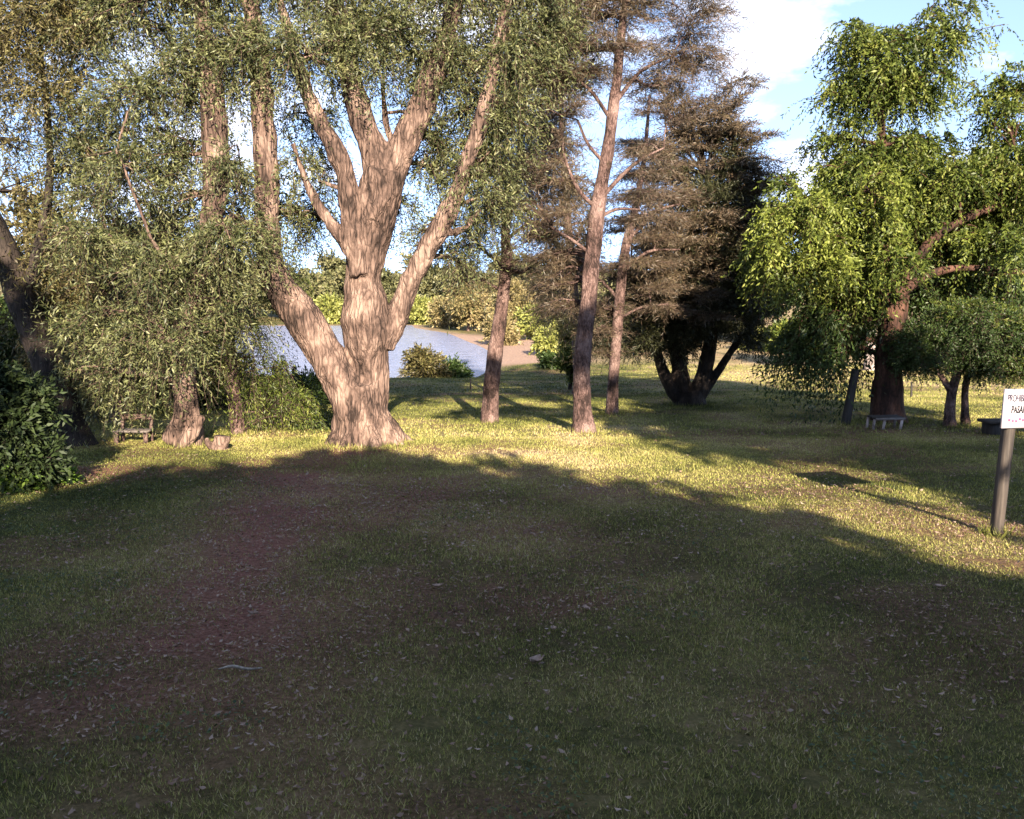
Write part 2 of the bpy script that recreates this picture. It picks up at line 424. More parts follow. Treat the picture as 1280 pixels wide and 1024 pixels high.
# ------------------------------------------------------------------ leaves and trees
def unit(v): return v / (np.linalg.norm(v, axis=-1, keepdims=True) + 1e-9)
def leaf_quads(O, D, ln_, wd, g, fold=.25):
    """N leaves: base at O, pointing along D"""
    n = len(O)
    D = unit(D)
    q = unit(np.cross(D, g.normal(size=(n, 3))))
    nn = np.cross(D, q)
    l_ = (ln_ * g.uniform(.65, 1.3, n))[:, None]; w_ = (wd * g.uniform(.7, 1.3, n))[:, None]
    mid = O + D * l_ * .45 + nn * w_ * fold
    tip = O + D * l_ - nn * l_ * .12
    V = np.stack([O, mid + q * w_ * .5, tip, mid - q * w_ * .5], 1).reshape(-1, 3)
    return V, np.arange(n * 4).reshape(-1, 4)

class Tree:
    def __init__(s, name, base, label, bark, group=None, cat='tree', seed=0):
        s.root = thing(name, base, label, cat, group)
        s.base = np.array(base, float)
        s.wood = MB(); s.limbs = []; s.bark = M[bark]; s.V, s.F, s.g = {}, {}, np.random.default_rng(seed + 100)
        s.samples = []; s.samp_r = []
    def limb(s, pts, rad, seg=10, rough=.12, sub=5, mesh=None):
        (mesh or s.wood).tube(pts, rad, seg, sub, rough, int(s.g.integers(1000)))
        P, r = spline(pts, rad, 5)
        s.samples.extend(P); s.samp_r.extend(r)
    def limb_px(s, spec, Y, seg=10, rough=.12, mesh=None):
        """spec rows (px, py, width_px[, dY]) measured on the photograph at distance Y"""
        pts, rad = [], []
        for row in spec:
            yy = Y + (row[3] if len(row) > 3 else 0)
            pts.append(at(row[0], row[1], yy)); rad.append(row[2] * .5 * yy / FPX)
        s.limb(pts, rad, seg, rough, mesh=mesh)
        return pts
    def grow(s, c, r, nsub, nstr, leaf, part='crown', sl=.7, k=12, droop=.8, lw=(.09, .016), spread=.8, attach=None, r0=None, wood=True, inner=.0, flat=0.0):
        """one bough to the point c, side boughs through the ellipsoid r about it, leafy sprays along them"""
        g = s.g
        c = np.array(c, float); r = np.array(r, float)
        if attach is None:
            S = np.array(s.samples)
            d = np.linalg.norm(S - c, axis=1) + .9 * np.clip(S[:, 2] - c[2], 0, 9)
            i = int(np.argmin(d)); attach = S[i]
            r0 = min(s.samp_r[i] * .6, .05) if r0 is None else r0
        r0 = r0 or .03
        mid = (attach + c) / 2 + g.normal(size=3) * .08 * np.linalg.norm(c - attach) + np.array((0, 0, .1)) * np.linalg.norm(c - attach)
        B, Br = spline([attach, mid, c], [r0, r0 * .75, r0 * .45], 6)
        if wood: s.wood.tube(B, Br, 6, 1, 0, 0)
        u = unit(g.normal(size=(nsub, 3))) * (g.uniform(inner, 1, nsub) ** (1 / 2.2))[:, None]
        E = c + u * r
        st = B[g.integers(len(B) // 3, len(B), nsub)]
        O, D = [], []
        for a, e in zip(st, E):
            m_ = (a + e) / 2 + g.normal(size=3) * .1 * np.linalg.norm(e - a) + np.array((0, 0, .08)) * np.linalg.norm(e - a)
            P, rr = spline([a, m_, e], [r0 * .35, r0 * .25, .004], 4)
            if wood: s.wood.tube(P, np.maximum(rr, .0055), 4, 1, 0, 0, cap=False)
            t = g.uniform(.25, 1, nstr) ** .8 * (len(P) - 1.001)
            i = t.astype(int); f = (t - i)[:, None]
            O.append(P[i] * (1 - f) + P[i + 1] * f)
            D.append(np.repeat(unit(e - a)[None], nstr, 0))
        O = np.concatenate(O); D = np.concatenate(D)
        N = len(O)
        rnd = unit(g.normal(size=(N, 3)))
        if flat: rnd[:, 2] *= (1 - flat)
        d0 = unit(D * .6 + rnd * .8)
        Ls = (sl * g.uniform(.5, 1.3, N))[:, None]
        t = (np.arange(k) + .5) / k
        T = t[None, :, None]
        dn = np.array((0, 0, -1.0))
        path = O[:, None] + d0[:, None] * Ls[:, None] * T + dn * droop * Ls[:, None] * T ** 1.6
        tan = unit(d0[:, None] + dn * droop * 1.6 * T ** .6)
        ld = unit(tan + unit(g.normal(size=(N, k, 3))) * spread)
        V, Fq = leaf_quads(path.reshape(-1, 3), ld.reshape(-1, 3), lw[0], lw[1], g)
        s.V.setdefault((part, leaf), []).append(V)
        if wood:     # the sprays' own stalks, thin ribbons
            q = unit(np.cross(d0, rnd + .01)) * .0018
            e1 = O + d0 * Ls * .5 + dn * droop * Ls * .33; e2 = O + d0 * Ls + dn * droop * Ls
            for a, b, w0, w1 in ((O, e1, 1, .7), (e1, e2, .7, .3)):
                VV = np.stack([a - q * w0, a + q * w0, b + q * w1, b - q * w1], 1).reshape(-1, 3)
                s.wood.add(VV, np.arange(len(VV)).reshape(-1, 4))
    def grow_px(s, rows, Y, leaf, dens=1.0, depth=1.0, layers=0, **kw):
        for row in rows:
            px, py, rx, ry = row[:4]
            dY = row[4] if len(row) > 4 else 0
            dn = row[5] if len(row) > 5 else 1.0
            yy = Y + dY; mpp = yy / FPX
            a = rx * ry * mpp * mpp
            nsub = max(5, int(150 * dens * dn * min(a, 4)))
            if layers:
                for q_ in range(layers):
                    o_ = (q_ + .5) / layers * 2 - 1 + s.g.normal() * .1
                    w_ = 1 - .35 * abs(o_)
                    s.grow(at(px + s.g.normal() * rx * .2, py + o_ * ry, yy), (rx * mpp * w_ * 1.1, depth * w_, ry * mpp / layers * .42), max(4, nsub // layers), kw.get('nstr', 14), leaf, **{q: v for q, v in kw.items() if q != 'nstr'})
                continue
            s.grow(at(px, py, yy), (rx * mpp, depth, ry * mpp), nsub, kw.get('nstr', 14), leaf, **{q: v for q, v in kw.items() if q != 'nstr'})
    def done(s, trunk=None):
        if trunk is not None:
            V1, F1 = trunk
            if s.wood.v:
                V2, F2 = s.wood.arrays()
                V1, F1 = np.concatenate([V1, V2]), np.concatenate([F1, F2 + len(V1)])
        else:
            V1, F1 = s.wood.arrays()
        put('trunk', V1, F1, s.bark, s.root, True)  # one mesh: trunk together with limbs, boughs and spray stalks
        for (part, leaf), vs_ in s.V.items():
            V = np.concatenate(vs_)
            put(part, V, np.arange(len(V)).reshape(-1, 4), M[leaf], s.root)
        return s.root

def fuse(mb, voxel=.03, amp=.02, smooth=4):
    """one continuous skin round several limbs, with furrowed bark"""
    V, F = mb.arrays()
    o = bpy.data.objects.new('tmp', mesh_np('tmp', V, F)); COL.objects.link(o)
    rm = o.modifiers.new('r', 'REMESH'); rm.mode = 'VOXEL'; rm.voxel_size = voxel
    sm = o.modifiers.new('s', 'SMOOTH'); sm.iterations = smooth; sm.factor = .5
    dg = bpy.context.evaluated_depsgraph_get()
    me = bpy.data.meshes.new_from_object(o.evaluated_get(dg))
    bpy.data.objects.remove(o)
    nv = len(me.vertices)
    co = np.empty(nv * 3, np.float32); me.vertices.foreach_get('co', co); co = co.reshape(-1, 3).astype(float)
    no = np.empty(nv * 3, np.float32); me.vertices.foreach_get('normal', no); no = no.reshape(-1, 3).astype(float)
    d = np.array([(1 - 2 * abs(mnoise.noise(Vector((c[0] * 7, c[1] * 7, c[2] * 1.3))))) * .6 + mnoise.noise(Vector(c) * 3.1) * .9 + mnoise.noise(Vector((c[0] * 19, c[1] * 19, c[2] * 6))) * .3 for c in co])
    co = co + no * (d * amp)[:, None]
    quads = [tuple(pl.vertices) if len(pl.vertices) == 4 else tuple(pl.vertices) + (pl.vertices[-1],) for pl in me.polygons]
    bpy.data.meshes.remove(me)
    return co, np.array(quads)

# ---- the big many-stemmed tree
b = ground(452, 557); YA = b[1] + .35
T = Tree('lakeside_tree', (b[0], YA, tz(b[0], YA)), 'largest tree, thick pinkish trunk forking into several stems by the lake', 'bark_big', seed=1)
core = MB()
T.limb_px([(452, 575, 100), (452, 556, 84), (451, 535, 70), (449, 505, 64), (446, 480, 62)], YA, 20, .15, core)
for a_ in (-2.6, -2.0, -1.2, -.5, .3):      # root flares
    c0 = np.array((b[0] + .02, YA, float(tz(b[0], YA))))
    T.limb([c0 + np.array((math.cos(a_) * .25, math.sin(a_) * .25, .42)), c0 + np.array((math.cos(a_) * .5, math.sin(a_) * .46, .10)), c0 + np.array((math.cos(a_) * .8, math.sin(a_) * .7, -.12))], [.13, .11, .05], 10, .1, mesh=core)
T.limb_px([(440, 520, 44), (429, 480, 44), (402, 436, 44), (377, 397, 46), (352, 362, 36), (338, 330, 32), (334, 280, 27), (333, 230, 28), (331, 170, 26), (326, 100, 24), (314, 20, 19), (298, -60, 13), (280, -150, 6)], YA - .1, 16, .14, core)
T.limb_px([(463, 530, 42), (463, 490, 40), (463, 460, 42), (459, 430, 54), (456, 400, 60), (455, 375, 52), (453, 350, 44), (458, 312, 46), (467, 275, 52), (476, 240, 52), (481, 215, 50)], YA + .05, 18, .14, core)
T.limb_px([(478, 225, 40), (466, 185, 34), (455, 158, 31), (441, 110, 27), (424, 40, 20), (410, -50, 14), (395, -150, 6)], YA + .05, 12, .12, core)
T.limb_px([(484, 222, 40), (503, 185, 33), (517, 157, 32), (540, 100, 27), (562, 30, 20), (582, -60, 14), (600, -150, 6)], YA + .1, 12, .12, core)
T.limb_px([(450, 345, 26), (441, 300, 25), (437, 255, 23), (431, 218, 22), (419, 186, 22), (404, 160, 19), (384, 115, 16), (362, 50, 12), (345, -20, 9), (330, -100, 4)], YA - .15, 12, .12, core)
T.limb_px([(476, 428, 36), (490, 408, 30), (503, 376, 25), (516, 345, 23), (531, 317, 23), (549, 285, 25), (561, 263, 24), (573, 238, 21), (581, 208, 16), (590, 185, 17), (600, 158, 19), (612, 105, 16), (626, 40, 13), (638, -30, 9), (650, -110, 4)], YA + .1, 12, .14, core)
T.limb_px([(443, 326, 15), (426, 297, 14), (405, 268, 13), (389, 241, 10), (377, 212, 7), (366, 180, 5)], YA - .2, 8, .1, core)
T.limb_px([(561, 292, 8), (578, 287, 7), (590, 276, 5), (600, 262, 3)], YA + .1, 6, .1, core)
T.limb_px([(567, 260, 7), (584, 252, 5), (600, 246, 3)], YA + .2, 6, .1, core)
T.limb_px([(436, 240, 7), (415, 232, 5), (398, 226, 3)], YA - .1, 6, .1)
T.limb_px([(493, 205, 12), (489, 178, 10), (482, 150, 8), (478, 100, 5)], YA + .4, 7, .1, core)
wil = dict(sl=.58, k=15, droop=.62, lw=(.082, .0185), spread=1.05)
T.grow_px([(605, 215, 50, 50, .6), (590, 285, 32, 22, .9, .6), (550, 215, 28, 40, 1.0, .9), (570, 325, 30, 24, 1.0, .7), (545, 170, 30, 30, .9, .9), (620, 260, 30, 34, .9, .7), (620, 140, 60, 50, .6), (560, 80, 70, 50, .4), (470, 40, 90, 50, 0), (390, 70, 70, 50, -.3, .7),
           (372, 205, 32, 45, .3, .6), (400, 275, 32, 34, .9, .7), (360, 270, 24, 30, .6, .6), (415, 215, 16, 30, .9, .6), (500, 260, 24, 30, 1.0, .5), (530, 290, 20, 24, 1.0, .6), (300, 60, 60, 60, -.3), (420, -40, 110, 60, 0), (560, -20, 90, 60, .3), (300, -60, 80, 60, 0), (650, -40, 60, 60, .4), (700, 40, 40, 50, 1), (640, 60, 50, 50, .3), (520, 150, 30, 30, 1.2, .5), (345, 250, 24, 40, .6, .6), (390, 160, 40, 30, .9, .5)], YA, 'leaf_grey', .55, .8, **wil)
T.done(fuse(core, .026, .034, 2))

# ---- trees of the left thicket
b = ground(237, 556); YB = b[1]
T = Tree('drooping_tree', b, 'tree with gnarled base and grey green drooping leaves left of the big forked tree', 'bark_big', seed=2)
core = MB()
T.limb_px([(237, 566, 44), (236, 545, 36), (233, 510, 30), (231, 470, 26), (230, 430, 24), (236, 390, 22), (248, 335, 22), (262, 282, 25), (270, 232, 29), (271, 190, 31), (268, 150, 30), (262, 90, 24), (252, 10, 18), (240, -80, 12), (225, -170, 6)], YB, 14, .2, core)
T.limb_px([(212, 552, 22), (222, 532, 20), (232, 505, 16)], YB - .15, 10, .2, core)
T.limb_px([(226, 562, 16), (240, 540, 18), (252, 520, 10)], YB - .25, 8, .2, core)
T.limb_px([(160, 140, 2.5), (146, 188, 3), (153, 205, 3.2), (166, 240, 3.5), (180, 275, 4), (190, 300, 4), (215, 335, 6), (236, 375, 10, .8)], YB - .8, 7, .1)
T.limb_px([(232, 460, 12), (205, 420, 10), (178, 370, 8), (150, 320, 6)], YB - .2, 7, .1)
T.grow_px([(170, 215, 55, 45, -.4, .9), (225, 195, 45, 35, .2, .9), (95, 195, 45, 34, .2, .7), (150, 160, 60, 26, .3, .8), (225, 245, 34, 24, .1, .6), (322, 290, 20, 26, -.6, .4), (120, 310, 50, 40, -.6, .8), (190, 335, 52, 45, -.8, .7), (258, 345, 44, 45, -.5, .7), (115, 400, 44, 38, -.3, .8), (180, 425, 50, 40, -.7, .6),
           (245, 415, 42, 40, -.6, .6), (292, 300, 40, 50, -.5, .9), (300, 235, 32, 40, 0, .7), (140, 475, 45, 34, .4, .9), (210, 475, 36, 30, .6, .7), (95, 470, 34, 36, .3, .7), (180, 110, 80, 50, 0, .7), (250, 90, 60, 60, .3, .7), (150, 10, 100, 60, 0, .8), (240, -40, 80, 60, 0), (120, 240, 40, 30, 0, .6), (312, 300, 22, 30, -.6, .35), (298, 380, 24, 36, -.4, .6), (300, 205, 24, 30, -.5, .5)], YB, 'leaf_grey', .55, .9, **wil)
T.grow_px([(165, 300, 60, 40, .8), (220, 385, 60, 45, .9), (110, 360, 50, 50, .9), (270, 260, 40, 40, 1.0, .6)], YB, 'leaf_olive', .5, .8, part='inner_crown', **wil)
T.done(fuse(core, .028, .02))

b = ground(297, 543); YB2 = b[1]
T = Tree('slender_willow', b, 'slender dark trunk with pink base and hanging green strands beside the big trunk', 'bark_pine', seed=3)
T.limb_px([(298, 550, 26), (297, 535, 19), (293, 500, 16), (290, 460, 14), (286, 420, 13), (282, 370, 12), (286, 320, 9), (300, 260, 6)], YB2, 10, .15)
T.grow_px([(288, 410, 34, 40, .2, .6), (335, 445, 30, 34, .6, .35), (345, 500, 40, 34, .5, .7), (385, 505, 26, 34, .6, .8), (365, 340, 26, 30, .5, .5), (318, 390, 26, 34, .2, .7), (310, 470, 26, 40, .3, .6), (370, 460, 22, 30, .8, .5)], YB2, 'leaf_green', .5, .7, sl=.8, k=18, droop=1.2, lw=(.075, .015), r0=.012)
T.grow_px([(350, 520, 34, 22, .9, .7), (390, 530, 22, 22, .9, .7)], YB2, 'leaf_dark', .5, .6, part='low_growth', sl=.5, k=14, droop=.6, lw=(.09, .02), r0=.010)  # dark leaf colour stands in for the shade beside the big trunk
T.done()

b = ground(98, 556); YL = b[1]
T = Tree('leaning_tree', b, 'dark thick trunk leaning to the left edge behind the dark bush', 'bark_dark', seed=4)
T.limb_px([(104, 566, 46), (97, 550, 36), (85, 520, 36), (66, 470, 37), (46, 420, 37), (26, 370, 35), (8, 320, 33), (-20, 260, 29), (-50, 180, 24), (-70, 90, 18)], YL, 14, .15)
T.limb_px([(30, 380, 16), (50, 300, 12), (62, 230, 9), (60, 150, 7), (50, 60, 4)], YL, 8, .1)
T.grow_px([(20, 240, 40, 40, .2, .35), (70, 290, 40, 30, .3, .5), (85, 215, 40, 40, .3, .45), (30, 330, 40, 30, .5, .8), (60, 120, 80, 50, 0, .6), (-20, 60, 60, 60, 0, .6), (60, 20, 90, 60, 0), (95, 170, 40, 24, .5, .5), (25, 175, 40, 24, .5, .35), (60, 385, 36, 36, .6, .6)], YL, 'leaf_olive', .6, .9, **wil)
T.done()

b = ground(147, 536); b = np.array((at(147, 536, b[1] + 1.2)[0], b[1] + 1.2, 0)); b[2] = tz(b[0], b[1])
T = Tree('shaded_tree', b, 'thin shaded trunk among leaves between the leaning trunk and the gnarled tree', 'bark_pine', seed=5)
T.limb_px([(146, 552, 24), (147, 520, 17), (140, 470, 13), (132, 420, 10), (140, 360, 8), (150, 290, 5)], b[1], 9, .15)
T.grow_px([(130, 430, 45, 40, .3, .8), (90, 440, 40, 40, .3, .8), (160, 390, 40, 40, .4), (110, 500, 36, 20, .5, .7), (60, 440, 30, 40, .4, .7)], b[1], 'leaf_olive', .6, .8, **wil)
T.done()

# ---- pines in the middle
b = ground(612, 528); YC = b[1]
T = Tree('thin_pine', b, 'slim straight pine with pink bark between the big trunk and the tall pine', 'bark_pine', seed=6)
core = MB()
T.limb_px([(611, 534, 34), (612, 525, 23), (613, 500, 20), (618, 450, 19), (625, 400, 17), (630, 360, 15), (633, 320, 13), (632, 290, 11), (640, 240, 9), (650, 180, 7), (655, 100, 4)], YC, 14, .12, core)
T.limb_px([(632, 335, 5), (610, 318, 4), (590, 296, 3), (575, 285, 2)], YC, 6); T.limb_px([(632, 300, 5), (655, 282, 3), (672, 262, 2)], YC, 6)
T.limb_px([(630, 365, 4), (600, 350, 3), (565, 345, 2)], YC, 6)
pin = dict(sl=.5, k=16, droop=.15, lw=(.11, .010), spread=1.0)
T.grow_px([(600, 310, 45, 28, 0, .5), (655, 285, 34, 28, 0, .4), (650, 220, 50, 38, .2, .8), (625, 250, 35, 30, .5, .5), (660, 160, 45, 40, 0, .8), (640, 90, 50, 40, 0, .8), (580, 345, 36, 18, .2, .6), (590, 270, 36, 30, .4, .6), (665, 220, 34, 40, .6, .8), (660, 335, 30, 20, .3, .5)], YC, 'needle', .55, .8, **pin)
T.done(fuse(core, .022, .012))

b = ground(729, 540); YD = b[1]
T = Tree('tall_pine', b, 'tall pine with pale pink bark and a bare leaning trunk, nearest of the pines', 'bark_pine', seed=7)
core = MB()
T.limb_px([(729, 546, 50), (729, 538, 31), (728, 515, 24), (727, 480, 21), (730, 430, 20), (735, 380, 20), (739, 330, 19), (743, 295, 19), (748, 255, 19), (755, 215, 15), (761, 180, 14), (766, 145, 13), (773, 80, 11), (782, -10, 7), (788, -60, 4)], YD, 16, .12, core)
for sp in ([(747, 262, 6), (725, 240, 5), (712, 215, 4), (704, 190, 3)], [(750, 250, 6), (775, 222, 5), (800, 200, 4), (830, 185, 2)], [(741, 320, 5), (715, 300, 4), (690, 285, 3)], [(756, 205, 5), (735, 180, 4), (722, 150, 3)],
           [(745, 275, 5), (770, 262, 4), (800, 262, 2)], [(768, 130, 6), (800, 90, 4), (840, 70, 2)], [(764, 150, 5), (735, 110, 4), (700, 90, 2)]):
    T.limb_px(sp, YD, 7, .1)
T.grow_px([(700, 205, 40, 34, .1, .55), (690, 275, 42, 30, .2, .5), (722, 330, 36, 40, .5, .5), (800, 200, 46, 30, .2, .5), (805, 258, 42, 28, .3, .6), (760, 60, 80, 50, 0, .9), (785, -40, 90, 50, 0), (860, 40, 60, 50, .3, .8), (700, 20, 50, 50, 0), (690, 110, 50, 40, 0, .8), (840, 110, 60, 40, .3, .7), (700, 350, 30, 40, .9, .9), (672, 230, 36, 40, .6, .6), (690, 300, 36, 30, .6, .7)], YD, 'needle_brown', .62, 1.0, layers=3, flat=.7, **pin)
T.done(fuse(core, .022, .014))

b = ground(765, 518); YE = b[1]
T = Tree('second_pine', b, 'darker slim pine with dry brown twigs just behind the tall pine', 'bark_pine', seed=8)
T.limb_px([(765, 526, 26), (765, 515, 17), (766, 480, 14), (770, 430, 13), (775, 370, 13), (782, 310, 12), (792, 270, 9), (805, 200, 6), (812, 120, 3)], YE, 12, .12)
for sp in ([(779, 340, 5), (810, 315, 4), (850, 312, 2)], [(774, 375, 5), (750, 350, 3), (730, 345, 2)], [(785, 300, 5), (820, 265, 4), (850, 255, 2)], [(772, 400, 4), (800, 385, 3), (835, 380, 2)]):
    T.limb_px(sp, YE, 6, .1)
T.grow_px([(810, 315, 50, 26, 0, .9), (830, 255, 55, 30, .2, .9), (750, 360, 34, 36, .3, .7), (815, 375, 45, 24, .2, .9), (800, 200, 50, 34, .5, .6), (748, 425, 24, 24, .5, .7)], YE, 'needle_brown', .65, 1.1, layers=2, flat=.8, **pin)
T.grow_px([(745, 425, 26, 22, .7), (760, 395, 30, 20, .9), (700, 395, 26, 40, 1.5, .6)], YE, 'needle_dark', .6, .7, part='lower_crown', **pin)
T.done()

b = ground(723, 492); b = np.array((b[0], b[1], b[2]))
T = Tree('hidden_pine', b, 'bushy olive pine whose trunk is hidden behind the tall pine', 'bark_pine', seed=12)
T.limb_px([(723, 496, 20), (724, 470, 15), (720, 400, 13), (714, 330, 11), (708, 250, 9), (702, 170, 6), (700, 90, 3)], b[1], 9, .1)
T.grow_px([(690, 370, 30, 30, 0, .8), (705, 320, 40, 34, 0, .8), (680, 285, 36, 28, 0, .7), (700, 235, 44, 34, 0, .7), (690, 170, 44, 34, 0, .7), (700, 100, 44, 40, 0, .7), (735, 280, 26, 30, .4, .6)], b[1], 'needle', .2, 1.0, nstr=16, sl=.7, k=16, droop=.15, lw=(.17, .022), spread=1.0)
T.done()

# ---- dark many-stemmed conifer
b = ground(862, 506); YF = b[1]
T = Tree('spreading_conifer', b, 'dark conifer whose several black stems splay from one base in the lawn', 'bark_dark', seed=9)
core = MB()
T.limb_px([(862, 512, 50), (862, 500, 40), (862, 488, 30)], YF, 14, .15, core)
for sp in ([(852, 502, 20), (838, 484, 15), (828, 460, 14), (818, 432, 11), (800, 390, 8), (790, 340, 5)], [(856, 496, 16), (848, 465, 15), (842, 425, 12), (850, 360, 9), (850, 290, 5)],
           [(868, 500, 22), (879, 468, 19), (887, 435, 17), (893, 380, 13), (890, 300, 9), (884, 220, 5)], [(872, 500, 14), (890, 476, 11), (908, 448, 9), (928, 418, 7), (950, 380, 4)], [(862, 495, 8), (858, 465, 6), (852, 440, 5)]):
    T.limb_px(sp, YF, 10, .12, core)
con = dict(sl=.5, k=16, droop=.1, lw=(.11, .018), spread=.9)
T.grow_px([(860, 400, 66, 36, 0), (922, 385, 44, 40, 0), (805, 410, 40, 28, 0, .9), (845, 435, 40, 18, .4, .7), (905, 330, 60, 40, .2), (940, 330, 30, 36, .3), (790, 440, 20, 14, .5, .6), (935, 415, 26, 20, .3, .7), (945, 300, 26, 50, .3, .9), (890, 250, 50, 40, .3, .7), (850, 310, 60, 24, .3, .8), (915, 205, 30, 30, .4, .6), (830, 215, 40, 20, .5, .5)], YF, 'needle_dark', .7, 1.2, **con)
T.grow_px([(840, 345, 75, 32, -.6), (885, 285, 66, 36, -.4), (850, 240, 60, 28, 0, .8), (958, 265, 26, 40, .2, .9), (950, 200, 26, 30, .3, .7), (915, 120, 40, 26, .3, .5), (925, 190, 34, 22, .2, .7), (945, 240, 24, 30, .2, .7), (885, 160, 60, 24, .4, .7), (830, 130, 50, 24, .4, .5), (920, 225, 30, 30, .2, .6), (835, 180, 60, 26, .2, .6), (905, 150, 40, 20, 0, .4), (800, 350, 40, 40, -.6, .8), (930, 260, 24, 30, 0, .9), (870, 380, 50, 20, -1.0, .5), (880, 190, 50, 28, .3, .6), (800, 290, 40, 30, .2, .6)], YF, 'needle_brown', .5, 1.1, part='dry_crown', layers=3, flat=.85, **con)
T.done(fuse(core, .03, .018))

# ---- broadleaf tree on the right
b = ground(1108, 529); YG = b[1] + .2
T = Tree('broadleaf_tree', (b[0], YG, tz(b[0], YG)), 'big bright green leafy tree with reddish trunk on the right above a small bench', 'bark_red', seed=10)
core = MB()
T.limb_px([(1109, 538, 62), (1109, 524, 47), (1109, 505, 38), (1110, 470, 33), (1113, 430, 31), (1118, 392, 30), (1122, 362, 26)], YG, 16, .15, core)
T.limb_px([(1120, 372, 18), (1140, 335, 13), (1165, 300, 11), (1200, 277, 9), (1240, 260, 7), (1300, 242, 4)], YG - .2, 10, .12, core)
T.limb_px([(1120, 370, 16), (1150, 349, 10), (1200, 335, 8), (1280, 341, 6), (1330, 350, 3)], YG - .5, 9, .12, core)
T.limb_px([(1118, 378, 12), (1080, 342, 9), (1040, 318, 7), (1000, 290, 5)], YG - .3, 9, .12, core)
T.limb_px([(1121, 368, 20), (1115, 300, 14), (1105, 220, 10), (1100, 120, 7), (1095, 40, 4)], YG, 10, .12, core)
brd = dict(sl=.46, k=15, droop=.95, lw=(.085, .031), spread=.9)
T.grow_px([(1000, 268, 50, 42, -.6), (958, 295, 28, 34, -.5, .8), (1020, 320, 40, 34, -.6, .7), (1082, 240, 42, 32, -.7, .8)], YG, 'leaf_sunlit', .52, 1.0, part='sunlit_crown', **brd)  # lighter leaf colour paints the sunlight on this side of the crown
T.grow_px([(1045, 172, 44, 20, .4, .6), (1040, 215, 40, 24, .3, .7), (990, 225, 26, 20, .2, .5), (1112, 320, 45, 32, -.9, .8), (1060, 350, 55, 30, .2), (1180, 222, 55, 38, -.4, .7), (1245, 215, 45, 40, -.3, .8),
           (1240, 300, 45, 30, -.6, .8), (1150, 180, 60, 20, .2, .45), (1130, 110, 90, 36, 0, .7), (1250, 120, 50, 40, 0, .5), (1090, 60, 70, 40, 0, .6), (1055, 120, 46, 26, .3, .5), (1190, 40, 70, 40, 0, .35), (1265, 165, 30, 30, 0, .7), (1190, 300, 40, 30, .6, .9), (1130, 250, 40, 40, 0, .8), (1090, 200, 40, 26, .2, .6), (1210, 260, 50, 30, .5, .8), (1260, 255, 36, 30, .2, .9), (1040, 250, 34, 34, -.2, .8), (1120, 185, 44, 26, .2, .8), (1050, 215, 30, 22, -.2, .5), (965, 330, 26, 40, -.2, .7)], YG, 'leaf_green', .62, 1.0, **brd)
T.grow_px([(1020, 400, 42, 30, .2), (985, 420, 26, 24, .4, .8), (1040, 425, 26, 26, 1.0, .5), (1015, 438, 22, 18, .2, .7), (1180, 362, 60, 16, .6, .8), (1090, 385, 26, 24, .5, .7), (1140, 280, 60, 60, 1.1, .8), (1060, 300, 60, 50, 1.1, .9), (1230, 350, 50, 24, .8, .8), (1200, 240, 70, 60, 1.3, .8), (1080, 330, 60, 60, 1.4, .7), (1120, 200, 60, 40, 1.4, .4)], YG, 'leaf_dark', .75, 1.0, part='lower_crown', sl=.6, k=13, droop=1.4, lw=(.10, .032))  # darker leaf colour paints shade into the lower and inner crown
T.done(fuse(core, .028, .02))

# ---- clipped small tree with dense dark crown
b = ground(1195, 533); YH = b[1]
T = Tree('umbrella_tree', b, 'small tree with dense flat dark green crown at the right edge behind the sign', 'bark_pine', seed=11)
T.limb_px([(1186, 540, 20), (1187, 520, 14), (1190, 490, 12), (1198, 462, 10), (1205, 430, 7)], YH, 10, .18)
T.limb_px([(1208, 538, 14), (1206, 515, 9), (1207, 480, 9), (1220, 450, 7), (1240, 425, 5)], YH + .15, 9, .18)
T.limb_px([(1190, 492, 8), (1175, 468, 7), (1155, 440, 5)], YH, 8, .15)
fin = dict(sl=.28, k=14, droop=.3, lw=(.05, .018), spread=1.0)
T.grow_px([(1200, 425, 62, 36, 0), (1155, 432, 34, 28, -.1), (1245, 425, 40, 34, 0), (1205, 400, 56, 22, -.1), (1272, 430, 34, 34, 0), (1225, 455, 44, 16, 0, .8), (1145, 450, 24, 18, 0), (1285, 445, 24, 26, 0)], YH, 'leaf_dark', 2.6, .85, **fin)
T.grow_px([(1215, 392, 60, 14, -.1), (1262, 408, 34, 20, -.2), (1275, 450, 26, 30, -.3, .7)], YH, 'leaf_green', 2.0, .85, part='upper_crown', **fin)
T.done()

